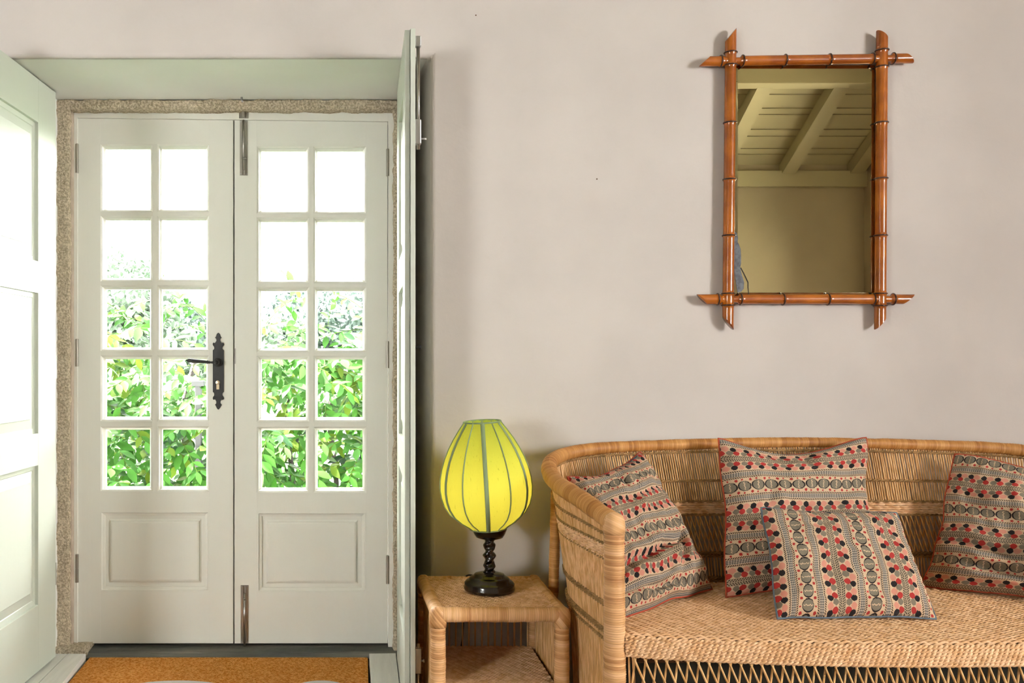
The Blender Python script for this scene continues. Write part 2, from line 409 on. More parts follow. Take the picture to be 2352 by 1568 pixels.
# right wall with a window opening
wy0, wy1, wz0, wz1 = -4.25, -3.25, 1.1, 2.4
solid('wall_right', 'plastered right side wall whose corner shows dimly in the mirror', M['far'],
      [(RX1, RX1 + .25, RY - .2, wy0, -.1, WH), (RX1, RX1 + .25, wy1, 0, -.1, WH), (RX1, RX1 + .25, wy0, wy1, -.1, wz0), (RX1, RX1 + .25, wy0, wy1, wz1, WH)])
bx0, bx1, bz0, bz1 = -4.25, -3.0, .75, 2.0
solid('wall_back', 'plain plastered rear wall reflected in the mirror', M['far'],
      [(RX0 - .2, bx0, RY - .25, RY, -.1, WH), (bx1, RX1 + .2, RY - .25, RY, -.1, WH), (bx0, bx1, RY - .25, RY, -.1, bz0), (bx0, bx1, RY - .25, RY, bz1, WH)])
solid('floor', 'dark timber floor under the settee and side table', M['wood_floor'], [(RX0 - .2, RX1 + .2, RY - .2, -.0, -.1, 0)], 'floor')
# daylight window on the right; the rear one is added for fill light
def window(name, label, axis, c, a0, a1, z0, z1):
    r = thing(name, label, 'window', kind='structure')
    def bb(nm, a, b_, zz0, zz1, t=.05, mm=M['cream']):
        k = MB()
        if axis == 'x': k.box(c - t / 2, c + t / 2, a, b_, zz0, zz1)
        else: k.box(a, b_, c - t / 2, c + t / 2, zz0, zz1)
        q = k.obj(nm, mm); q.parent = r
    bb('frame_post', a0, a0 + .05, z0, z1); bb('frame_post', a1 - .05, a1, z0, z1)
    bb('frame_rail', a0 + .05, a1 - .05, z0, z0 + .05); bb('frame_rail', a0 + .05, a1 - .05, z1 - .05, z1)
    m_ = (a0 + a1) / 2; bb('mullion', m_ - .015, m_ + .015, z0 + .05, z1 - .05)
    bb('pane', a0 + .05, m_ - .015, z0 + .05, z1 - .05, .005, M['glass']); bb('pane', m_ + .015, a1 - .05, z0 + .05, z1 - .05, .005, M['glass'])
window('window_1', 'cream framed window in the right side wall, out of the picture', 'x', RX1 + .15, wy0, wy1, wz0, wz1)
window('rear_fill_window', 'unseen cream framed window added behind the camera to let in fill light', 'y', RY - .15, bx0, bx1, bz0, bz1)

# ceiling: flat part, ridge beam, sloping boards with rafters toward the rear wall
ce = thing('ceiling', 'cream boarded ceiling with sloping rafters reflected in the mirror', 'ceiling', kind='structure')
k = MB().box(RX0 - .2, RX1 + .2, -4.0, .1, 3.42, 3.5); q = k.obj('flat_boards', M['ceil']); q.parent = ce
k = MB().box(RX0 - .2, RX1 + .2, -4.12, -3.98, 3.26, 3.42); q = k.obj('ridge_beam', M['ceil'], bevel=.004); q.parent = ce
k = MB().box(RX0 - .2, RX1 + .2, RY, RY + .05, 2.66, 2.80); q = k.obj('wall_plate', M['ceil'], bevel=.004); q.parent = ce
S0 = np.array([0, RY, 2.86]); S1 = np.array([0, -4.05, 3.40]); sd = (S1 - S0); SL = np.linalg.norm(sd); sd /= SL
sn = np.array([0, -sd[2], sd[1]])
def slope_box(name, x0, x1, s0, s1, n0, n1, mm):
    v = []
    for x in (x0, x1):
        for s_ in (s0, s1):
            for n_ in (n0, n1):
                pnt = S0 + sd * s_ + sn * n_; v.append((x, pnt[1], pnt[2]))
    k = MB().add(v, [(0, 1, 3, 2), (4, 6, 7, 5), (0, 4, 5, 1), (2, 3, 7, 6), (0, 2, 6, 4), (1, 5, 7, 3)])
    q = k.obj(name, mm); q.parent = ce
s_ = -.02
wds = [.16, .07, .15, .08, .17, .07, .15, .08, .18, .1]
for wd in wds:
    if s_ > SL: break
    slope_box('ceiling_board', RX0 - .2, RX1 + .2, s_, s_ + wd - .010, 0, .018, M['ceil']); s_ += wd
slope_box('backing', RX0 - .2, RX1 + .2, -.1, SL + .1, .02, .06, M['gap'])
for xx in (4.36, 3.76, 3.16, 2.56, 1.96, 1.36, .76, .16, -.44, -1.04, -1.64): slope_box('rafter', xx - .06, xx + .06, -.02, SL, -.10, 0, M['ceil'])

# stone surround ----------------------------------------------------
ZS = CD + SY
sr = thing('trim_1', 'rough granite surround framing the glazed double door', 'door surround', kind='structure')
def stone(name, x0, x1, z0, z1, y0, depth, rough_sides, nx, nz, seed, mm=M['stone'], amp=.007):
    nx = max(2, nx); nz = max(2, nz); ny = 4
    b = MB(); pts = {}
    def idx(i, j, l):
        key = (i, j, l)
        if key not in pts:
            x = x0 + (x1 - x0) * i / nx; z = z0 + (z1 - z0) * j / nz; y = y0 + depth * l / ny
            p = Vector((x, y, z)); s = seed
            n1 = noise.noise(p * 26 + Vector((s, 0, 0))) + .5 * noise.noise(p * 70 + Vector((0, s, 0)))
            n2 = noise.noise(p * 20 + Vector((0, 0, s))) + .5 * noise.noise(p * 60 + Vector((s, s, 0)))
            if l < ny: y += amp * n1 * 1.2
            if i == 0 and 'l' in rough_sides: x += amp * n2
            if i == nx and 'r' in rough_sides: x += amp * n2
            if j == 0 and 'b' in rough_sides: z += amp * n2
            if j == nz and 't' in rough_sides: z += amp * n2
            if l == 0 and (i in (0, nx) or j in (0, nz)): y += .004
            pts[key] = len(V); V.append((x, y, z))
        return pts[key]
    V = []; Fc = []
    for i in range(nx):
        for j in range(nz):
            Fc.append([idx(i, j, 0), idx(i + 1, j, 0), idx(i + 1, j + 1, 0), idx(i, j + 1, 0)])
    for l in range(ny):
        for i in range(nx):
            Fc.append([idx(i, 0, l), idx(i, 0, l + 1), idx(i + 1, 0, l + 1), idx(i + 1, 0, l)])
            Fc.append([idx(i, nz, l), idx(i + 1, nz, l), idx(i + 1, nz, l + 1), idx(i, nz, l + 1)])
        for j in range(nz):
            Fc.append([idx(0, j, l), idx(0, j + 1, l), idx(0, j + 1, l + 1), idx(0, j, l + 1)])
            Fc.append([idx(nx, j, l), idx(nx, j, l + 1), idx(nx, j + 1, l + 1), idx(nx, j + 1, l)])
    b.add(V, Fc); o = b.obj(name, mm, sr, smooth=True); return o
stone('lintel_stone', WX(126, ZS), WX(925, ZS), WZ(252, ZS), WZ(229, ZS), SY - .004, .14, 'tb', 170, 8, 1)
stone('jamb_stone', WX(126, ZS), WX(158, ZS), -.02, WZ(248, ZS), SY - .002, .14, 'lr', 8, 330, 5)
stone('jamb_stone', WX(904, ZS), WX(930, ZS), -.02, WZ(252, ZS), SY, .14, 'l', 6, 330, 9)
stone('mortar_fillet', WX(155, ZS), WX(169, ZS + .04), .03, WZ(252, ZS), SY + .022, .03, 'l', 3, 200, 13, M['mortar'], .003)
stone('plinth_stone', WX(126, ZS), WX(204, ZS), .0, WZ(1483, ZS), SY - .03, .10, 'tr', 24, 10, 21)
# nail stub in the soffit
b = MB(); x_, y_, z_ = W(555, 219, 3.28)
tube(b, [(x_, y_, OPZ + .01), (x_, y_, OPZ - .012), (x_ + .004, y_ - .004, OPZ - .018)], .004, 8, up=(1, 0, 0))
tag(b.obj('metal_stub', M['zinc'], smooth=True), 'small metal stub sticking out of the white soffit above the door', 'metal stub')

# door frame ----------------------------------------------------------
ZF = 3.355; ZD = 3.365; FY = ZF - CD; DY = ZD - CD
df = thing('trim_2', 'cream painted wooden frame around the pair of glazed door leaves', 'door frame', kind='structure')
head = lambda px: 270.3 + (px - 178) * .0118
def dbox(name, x0, x1, y0, y1, Z, ya, yb, mm=M['cream'], parent=None, bevel=.0005, slant=None):
    """x,y in photo pixels at depth Z, ya..yb real depth"""
    k = MB().box(WX(x0, Z), WX(x1, Z), ya, yb, WZ(y1, Z), WZ(y0, Z))
    if y0 == 'x': pass
    if slant is not None:      # edge that follows the slightly sloping head of the door
        Vv = k.v[0]
        for row in Vv:
            if slant == 'top' and row[2] > WZ((y0 + y1) / 2, Z) or slant == 'bottom' and row[2] < WZ((y0 + y1) / 2, Z): row[2] = WZ(head(CX + row[0] * F / Z) + (1.6 if slant == 'top' else 0), Z)
    q = k.obj(name, mm, bevel=bevel)
    if parent: q.parent = parent
    return q
dbox('frame_post', 165, 177.5, 257, 1490, ZF, FY, FY + .09, parent=df)
dbox('frame_post', 891.5, 906, 257, 1490, ZF, FY, FY + .09, parent=df)
dbox('frame_head', 177.5, 891.5, 257, 271, ZF, FY, FY + .09, parent=df, slant='bottom')
dbox('gap_light_stop', 170, 184, 257, 1482, ZF, DY + .0375, DY + .08, M['gap'], parent=df)  # dark strips added behind the door gaps against light leaks
dbox('gap_light_stop', 886, 900, 257, 1482, ZF, DY + .0375, DY + .08, M['gap'], parent=df)
dbox('gap_light_stop', 177, 891, 262, 288, ZF, DY + .0375, DY + .08, M['gap'], parent=df)

k = MB().box(WX(176, ZF), WX(893, ZF), DY + .0375, DY + .09, 0, WZ(1466, ZF)); q = k.obj('foot_light_stop', M['gap']); q.parent = df  # dark strip added behind the door foot to block leaking light
def bead(x0, x1, y0, y1, Z, ya, yb, inset=8.5, parent=None):
    i = inset; b = MB()
    X0, X1, Z0, Z1 = WX(x0, Z), WX(x1, Z), WZ(y1, Z), WZ(y0, Z); d = i * Z / F
    steps = [(0, ya), (d * .45, ya + .004), (d * .5, ya + .010), (d, ya + .021), (d, yb)]
    V = []; Fc = []
    for (q, y) in steps:
        V += [(X0 + q, y, Z0 + q), (X1 - q, y, Z0 + q), (X1 - q, y, Z1 - q), (X0 + q, y, Z1 - q)]
    for s in range(len(steps) - 1):
        for c in range(4):
            a = s * 4 + c; b2 = s * 4 + (c + 1) % 4; Fc.append((a, b2, b2 + 4, a + 4))
    # back side so the bead is a closed ring
    n = len(V); V += [(X0, yb, Z0), (X1, yb, Z0), (X1, yb, Z1), (X0, yb, Z1)]
    e = (len(steps) - 1) * 4
    for c in range(4):
        Fc.append((e + c, e + (c + 1) % 4, n + (c + 1) % 4, n + c)); Fc.append((n + c, n + (c + 1) % 4, (c + 1) % 4, c))
    b.add(V, Fc); o = b.obj('glazing_bead', M['cream'], parent); return o
def leaf(name, label, x0, x1, y0, y1, cols, rows, pan):
    r = thing(name, label, 'door', kind='structure')
    T0, T1 = DY, DY + .036; Z = ZD; a = (T0, T1)
    xs = (cols[0][0], cols[0][1], cols[1][0], cols[1][1])
    dbox('stile', x0, xs[0], y0, y1, Z, *a, parent=r, slant='top'); dbox('stile', xs[3], x1, y0, y1, Z, *a, parent=r, slant='top')
    dbox('top_rail', xs[0], xs[3], y0, rows[0][0], Z, *a, parent=r, slant='top')
    dbox('middle_rail', xs[0], xs[3], rows[4][1], pan[2], Z, *a, parent=r)
    dbox('bottom_rail', xs[0], xs[3], pan[3], y1, Z, *a, parent=r)
    e = .0003
    dbox('muntin', xs[1], xs[2], rows[0][0], rows[4][1], Z, *a, parent=r)
    for i in range(4):
        dbox('muntin', xs[0], xs[1], rows[i][1], rows[i + 1][0], Z, *a, parent=r)
        dbox('muntin', xs[2], xs[3], rows[i][1], rows[i + 1][0], Z, *a, parent=r)
    for c in cols:
        for ro in rows:
            bead(c[0], c[1], ro[0], ro[1], Z, T0 + e, T1, parent=r)
            k = MB().box(WX(c[0] + 7, Z), WX(c[1] - 7, Z), T0 + .024, T0 + .028, WZ(ro[1] - 7, Z), WZ(ro[0] + 7, Z)); q = k.obj('pane', M['glass'], r)
    # raised and fielded panel
    X0, X1, Z0, Z1 = WX(pan[0], Z), WX(pan[1], Z), WZ(pan[3], Z), WZ(pan[2], Z)
    if xs[0] < pan[0]: dbox('panel_surround', xs[0], pan[0], pan[2], pan[3], Z, *a, parent=r)
    if xs[3] > pan[1]: dbox('panel_surround', pan[1], xs[3], pan[2], pan[3], Z, *a, parent=r)
    b = MB(); V = []; Fc = []
    prof = [(0, 0), (.003, .004), (.012, .007), (.0125, .013), (.026, .013), (.032, .010), (.034, .0045), (.040, .003)]
    for (q, d) in prof: V += [(X0 + q, T0 + d, Z0 + q), (X1 - q, T0 + d, Z0 + q), (X1 - q, T0 + d, Z1 - q), (X0 + q, T0 + d, Z1 - q)]
    for s in range(len(prof) - 1):
        for c in range(4): Fc.append((s * 4 + c, s * 4 + (c + 1) % 4, s * 4 + 4 + (c + 1) % 4, s * 4 + 4 + c))
    e4 = (len(prof) - 1) * 4; Fc.append((e4, e4 + 1, e4 + 2, e4 + 3))
    n = len(V); V += [(X0, T1, Z0), (X1, T1, Z0), (X1, T1, Z1), (X0, T1, Z1)]; Fc.append((n + 3, n + 2, n + 1, n))
    b.add(V, Fc); b.obj('panel', M['cream'], r)
    return r
rowsL = [(331, 486), (495, 646), (655, 806), (816, 967), (979, 1128)]
rowsR = [(336, 490), (499, 650), (659, 808), (817, 968), (980, 1131)]
d1 = leaf('door_1', 'left cream glazed leaf of the double door, with the black handle', 179, 535.5, 273, 1477, ((231, 350), (361, 480)), rowsL, (233, 477, 1177, 1355))
d2 = leaf('door_2', 'right cream glazed leaf of the double door, with steel bolts at top and bottom', 538.5, 890, 278, 1477, ((590, 710), (720, 841)), rowsR, (594, 838, 1179, 1357))
dbox('meeting_strip', 530, 545, 275, 1477, ZD, DY + .0365, DY + .06, M['cream'], parent=d2)
# joint lines at the foot of the stiles are the real edges of the rails
def hinge(x, y0, y1, root):
    Z = ZD - .008; X = WX(x, Z); z0, z1 = WZ(y1, Z), WZ(y0, Z); m_ = (z0 + z1) / 2
    b = MB(); r = .0062
    lathe(b, [(r, z0), (r, m_ - .001), (r * .8, m_ - .0005), (r * .8, m_ + .0005), (r, m_ + .001), (r, z1), (r * .7, z1 + .002)], 14, (X, Z - CD, 0))
    q = b.obj('hinge', M['steel'], root, smooth=False); return q
for y0, y1 in ((331, 397), (779, 841), (1273, 1337)): hinge(177, y0, y1, d1)
for y0, y1 in ((343, 404), (784, 845), (1276, 1340)): hinge(890.5, y0, y1, d2)
# handle set on the left leaf
pl = [(105, 0), (112, 14), (130, 28), (165, 38), (180, 46), (186, 58), (196, 50), (205, 38), (235, 32), (262, 45), (282, 62), (272, 78), (280, 92), (300, 97), (322, 90), (345, 72), (372, 68), (390, 76), (402, 94), (1118, 94), (1128, 80), (1150, 70), (1180, 72), (1200, 88), (1225, 96), (1246, 88), (1254, 74), (1242, 60), (1262, 44), (1290, 34), (1318, 38), (1328, 50), (1337, 58), (1346, 48), (1368, 38), (1395, 26), (1412, 12), (1420, 0)]
kx = ZD / F / 7.464
def zoom2(xz, yz, dy=0): return WX(420 + xz / 7.464, ZD), DY + dy, WZ(750 + yz / 7.464, ZD)
out = [(610 - h, y) for y, h in pl] + [(610 + h, y) for y, h in pl[::-1][1:-1]]
b = MB(); n = len(out); V = [zoom2(x, y, -.0001) for x, y in out] + [zoom2(x, y, -.0035) for x, y in out]
Fc = [list(range(n))[::-1], list(range(n, 2 * n))] + [(i, (i + 1) % n, n + (i + 1) % n, n + i) for i in range(n)]
b.add(V, Fc); hp = fix_normals(b.obj('handle_plate', M['black'], d1)); hp['label'] = 'black ornate handle plate'
b = MB(); hx, hy, hz = zoom2(605, 612); prof = []
R0 = 74 * kx
ang = np.linspace(0, 2 * PI, 25)[:-1]
def ydisc(b, cx, cz, steps, seg=24):
    V = []; Fc = []
    for (r, y) in steps: V += [(cx + r * math.cos(a), y, cz + r * math.sin(a)) for a in np.linspace(0, 2 * PI, seg + 1)[:-1]]
    for s in range(len(steps) - 1):
        for c in range(seg): Fc.append((s * seg + c, s * seg + (c + 1) % seg, (s + 1) * seg + (c + 1) % seg, (s + 1) * seg + c))
    Fc.append(tuple(range((len(steps) - 1) * seg, len(steps) * seg))); b.add(V, Fc)
ydisc(b, hx, hz, [(R0, DY - .003), (R0, DY - .007), (R0 * .75, DY - .009), (R0 * .62, DY - .008), (R0 * .55, DY - .03), (R0 * .5, DY - .045), (R0 * .3, DY - .05)])
lx = np.array([605, 560, 520, 500, 485, 470, 455, 445, 400, 300, 200, 140, 122, 115, 105, 100, 86]); lr = np.array([20, 24, 18, 16, 26, 20, 34, 28, 29, 33, 37, 39, 36, 22, 16, 18, 12]) * kx
ly = np.array([612, 612, 611, 610, 609, 608, 607, 606, 602, 594, 586, 580, 578, 577, 576, 576, 575])
Pn = [(WX(420 + x / 7.464, ZD), DY - .040, WZ(750 + y / 7.464, ZD)) for x, y in zip(lx, ly)]
tube(b, Pn, lr, 14)
b.obj('lever_handle', M['black'], d1, smooth=True)
b = MB(); cx_, _, cz_ = zoom2(603, 958)
ydisc(b, cx_, cz_, [(36 * kx, DY - .003), (36 * kx, DY - .0075), (8 * kx, DY - .008)])
x0_, _, z1_ = zoom2(580, 965); x1_, _, z0_ = zoom2(628, 1075); b.box(x0_, x1_, DY - .0065, DY - .003, z0_, z1_)
b.obj('lock_cylinder', M['brass'], d1)
b = MB(); b.box(WX(539, ZD), WX(541.5, ZD), DY - .002, DY, WZ(835, ZD), WZ(800, ZD)); b.obj('strike_plate', M['steel'], d2)
# flush bolts on the right leaf
def bolt(y0, y1, xk0, xk1, up):
    Z = ZD; r = MB(); hw0, hw1 = WX(xk0, Z), WX(xk1, Z); c = (hw0 + hw1) / 2; w_ = (hw1 - hw0)
    z0, z1 = WZ(y1, Z), WZ(y0, Z)
    r.box(hw0, hw1, DY - .002, DY - .0003, z0, z1)
    r.box(hw0 + w_ * .24, hw0 + w_ * .36, DY - .009, DY - .0019, z0 + .003, z1 - .003)
    r.box(hw1 - w_ * .36, hw1 - w_ * .24, DY - .009, DY - .0019, z0 + .003, z1 - .003)
    pb = r.obj('bolt_plate', M['steel'], d2, bevel=.0006); pb['label'] = 'steel barrel bolt'
    q = MB(); e0, e1 = (z1 - .06, z1 + .026) if up else (z0 - .012, z0 + .06)
    ext = [(c, DY - .006, z0 + .02), (c, DY - .006, z1 + (.024 if up else -.03))] if up else [(c, DY - .006, z0 - .010), (c, DY - .006, z1 - .03)]
    tube(q, ext, .0042, 10, up=(1, 0, 0))
    kz = WZ(y0 + (y1 - y0) * (.70 if up else .22), Z)
    tube(q, [(c, DY - .010, kz), (c + (.012 if up else .002), DY - .020, kz - .001)], [.003, .0042], 8)
    q2 = q.obj('sliding_rod', M['steel'], pb, smooth=True)
    s = MB()
    for zz in (z0 + .006, z1 - .006):
        for sx in (-.36, .36): ydisc(s, c + sx * w_, zz, [(.002, DY - .002), (.0015, DY - .0032)], 8)
    s.obj('screw_heads', M['zinc'], pb)
bolt(276, 403, 551, 569, True); bolt(1343, 1476, 553, 571, False)
b = MB(); b.box(WX(549, ZF), WX(571, ZF), FY - .002, FY, WZ(272, ZF), WZ(259, ZF)); b.box(WX(556, ZF), WX(564, ZF), FY - .011, FY - .001, WZ(271, ZF), WZ(257, ZF))
q = b.obj('bolt_keeper', M['steel'], df, bevel=.0006)

# threshold, boards, mat ------------------------------------------------
b = MB(); quadgrid(b, (-1.16, 3.26 - CD, .026), (.16, 3.26 - CD, .026), (.16, 3.30 - CD, .036), (-1.16, 3.30 - CD, .036), 60, 3, .003, 2, 15)
quadgrid(b, (-1.16, 3.30 - CD, .036), (.16, 3.30 - CD, .036), (.16, 3.60 - CD, .038), (-1.16, 3.60 - CD, .038), 60, 8, .004, 4, 15)
b.box(-1.16, .16, 3.262 - CD, 3.6 - CD, -.05, .024)
tag(b.obj('trim_3', M['slate'], smooth=False), 'dark weathered threshold under the double door', 'threshold', kind='structure')
k = MB().box(xl0 - .05, xr0 + .05, .0, .75, -.1, -.002); tag(k.obj('reveal_floor', M['gap']), 'sunken floor of the door recess beneath the coir mat', 'floor', kind='structure')
BZ = .045; yb = 3.255 - CD
bl = thing('trim_4', 'white painted ledge boards left of the coir mat, under the left shutter', 'ledge boards', kind='structure')
def plank(name, p, z0, z1, root, mm=M['board']):
    v = [(x, y, z) for z in (z0, z1) for x, y in p]
    k = MB().add(v, [(0, 3, 2, 1), (4, 5, 6, 7), (0, 1, 5, 4), (1, 2, 6, 5), (2, 3, 7, 6), (3, 0, 4, 7)]); q = k.obj(name, mm, root, bevel=.0015); return q
xe = lambda y: -1.014 + (yb - y) * .055
plank('board', [(-1.078, 0), (-.995, 0), (-1.014, yb - .003), (-1.081, yb)], -.002, BZ, bl)
plank('board', [(-1.24, 0), (-1.082, 0), (-1.083, yb), (-1.165, yb + .002)], -.002, BZ - .001, bl)
br = thing('trim_5', 'white painted ledge board right of the coir mat, beside the open right shutter', 'ledge board', kind='structure')
plank('board', [(.034, 0), (.127, 0), (.127, yb + .004), (.029, yb)], -.002, BZ, br)
plank('board', [(.130, 0), (.21, 0), (.15, yb + .004), (.130, yb + .004)], -.002, BZ - .001, br)

mt = MB(); mx0, mx1, my0, my1 = -.988, .024, -.13, 3.262 - CD
nx_, ny_ = 150, 80
quadgrid(mt, (mx0, my0, .028), (mx1, my0, .028), (mx1 - .004, my1, .028), (mx0 - .014, my1, .028), nx_, ny_, .0035, 5, 180)
mt.box(mx0, mx1, my0, my1 - .001, .004, .0265)
mo = tag(mt.obj('doormat', M['coir']), 'orange brown coir doormat with white printed curves, in the door recess', 'doormat')
ly_ = 3.017 - CD
def arc(cx, rx, ry, wd):
    b = MB(); n = 48; V = []
    for i in range(n):
        a = 2 * PI * i / n; V.append((cx + rx * math.cos(a), ly_ - ry + ry * math.sin(a), .0312)); V.append((cx + (rx - wd) * math.cos(a), ly_ - ry + (ry - wd) * math.sin(a), .0312))
    b.add(V, [(2 * i, 2 * ((i + 1) % n), 2 * ((i + 1) % n) + 1, 2 * i + 1) for i in range(n)]); q = b.obj('printed_ring', M['white_print'], mo); q['label'] = 'white printed ring'
arc(WX(412, 3.017), .21, .12, .03); arc(WX(738, 3.02), .11, .115, .03)

# outside ground
k = MB().box(-4, 5, .6, 1.6, -.12, .0); tag(k.obj('terrace', M['paving']), 'pale paved terrace outside the glazed door', 'paving', kind='structure')
k = MB().box(-30, 30, 1.6, 60, -.12, -.02); tag(k.obj('garden_ground', M['ground']), 'garden ground beyond the leafy climber', 'ground', kind='structure')
k = MB().box(RX0 - .2, RX1 + .2, .6, .62, OPZ + .0, WH); k.obj('outer_render', M['plaster_in'], bpy.data.objects['wall_front'])

# ================================================================== SHUTTERS
ZH = 3.2; HY = ZH - CD; SWd = .617; SZ0, SZ1 = .052, 2.094
zl = [1.9445, 1.4654, 1.3558, .8722, .7626, .282]
def shutter(name, label, X, dirx, face, back):
    """face=+1: panelled face looks toward +x ; local u from hinge into the room"""
    r = thing(name, label, 'shutter', (X, HY, SZ0))
    d = Vector((dirx, -1, 0)).normalized(); nrm = Vector((-d.y, d.x, 0)) * (1 if (-d.y) * face > 0 else -1)
    def P(u, n, z): v = Vector((X, HY, 0)) + d * u + nrm * n; return (v.x, v.y, z)
    T = .031
    def blk(nm, u0, u1, n0, n1, z0, z1, mm=M['shutter'], par=None, bev=.0012):
        V = [P(u, n, z) for u in (u0, u1) for n in (n0, n1) for z in (z0, z1)]
        k = MB().add(V, [(0, 1, 3, 2), (4, 6, 7, 5), (0, 4, 5, 1), (2, 3, 7, 6), (0, 2, 6, 4), (1, 5, 7, 3)])
        q = fix_normals(k.obj(nm, mm, bevel=bev)); return at(r, q) if par is None else at(par, q)
    us0, us1 = .153, .485; e = SWd
    blk('stile', 0, us0, -T, 0, SZ0, SZ1); blk('stile', us1, e - .012, -T * .5, 0, SZ0, SZ1 - .0); blk('stile', us1, e, -T, -T * .5 - .001, SZ0, SZ1 + .0)
    zz = [SZ1] + zl + [SZ0]
    for i in range(0, 8, 2): blk('rail', us0, us1, -T, 0, zz[i + 1], zz[i])
    for i in range(0, 6, 2):
        z1, z0 = zl[i], zl[i + 1]
        prof = [(0, -.012), (.016, -.013), (.018, -.0155), (.05, -.008), (.052, -.006)]
        V = []; Fc = []
        for q, n in prof:
            V += [P(us0 + q, n, z0 + q), P(us1 - q, n, z0 + q), P(us1 - q, n, z1 - q), P(us0 + q, n, z1 - q)]
        for s in range(len(prof) - 1):
            for c in range(4): Fc.append((s * 4 + c, s * 4 + (c + 1) % 4, s * 4 + 4 + (c + 1) % 4, s * 4 + 4 + c))
        m4 = (len(prof) - 1) * 4; Fc.append((m4, m4 + 1, m4 + 2, m4 + 3))
        n0 = len(V); V += [P(us0, -T + .004, z0), P(us1, -T + .004, z0), P(us1, -T + .004, z1), P(us0, -T + .004, z1)]; Fc.append((n0 + 3, n0 + 2, n0 + 1, n0))
        for c in range(4): Fc.append((c, (c + 1) % 4, n0 + (c + 1) % 4, n0 + c))
        k = MB().add(V, Fc); at(r, fix_normals(k.obj('panel', M['shutter'])))
    return r, P, blk
sL, PL, _ = shutter('shutter', 'pale sage panelled shutter standing open at the left edge, before the left door leaf', -1.107, -.0473, +1, False)
sR, PR, blkR = shutter('shutter', 'pale sage shutter seen edge-on with steel rod, between the door and the side table', .1293, -.0035, -1, True)
# espagnolette rod on the wall-facing side of the right shutter (n negative = towards +x)
Zr = ZH - .585; un = .585
def rod(y0, y1, nm='locking_rod', r_=.0052):
    b = MB(); z1, z0 = WZ(y0, Zr), WZ(y1, Zr); p0 = PR(un, -.031 - .010, z0); p1 = PR(un, -.031 - .010, z1)
    tube(b, [p0, p1], r_, 12, up=(1, 0, 0)); return at(sR, b.obj(nm, M['steel'], smooth=True))
rod(92, 343); rod(1478, 1800)
def clamp(y0, y1):
    return blkR('rod_bracket', un - .012, un + .010, -.031 - .0185, -.031, WZ(y1, Zr), WZ(y0, Zr), M['zinc'], None, .003)
clamp(84, 108); cq = clamp(275, 332); cb = clamp(1487, 1545)
def knob(y, L=.016, r0=.003, r1=.0055, mm=M['zinc'], z_off=0):
    b = MB(); z = WZ(y, Zr); p0 = PR(un, -.045, z); p1 = PR(un, -.045 - L, z + z_off)
    tube(b, [p0, tuple(np.array(p0) * .4 + np.array(p1) * .6), p1], [r0, r0, r1], 10); return at(sR, b.obj('rod_knob', mm, smooth=True))
knob(319, .020, .0025, .004); knob(1517, .014, .003, .006)
b = MB(); z = WZ(797, Zr); tube(b, [PR(un, -.031, z), PR(un, -.040, z), PR(un, -.046, z)], [.003, .003, .0095], 12); tube(b, [PR(un, -.046, z), PR(un, -.050, z)], [.0095, .006], 12)
at(sR, b.obj('catch_knob', M['black'], smooth=True))
for rt, PP, sgn in ((sL, PL, 1), (sR, PR, 1)):
    for z in (.35, 1.1, 1.85):
        b = MB(); c = PP(-.006, -.006, z); lathe(b, [(.006, -.04), (.006, .04)], 12, c); at(rt, b.obj('hinge', M['steel']))

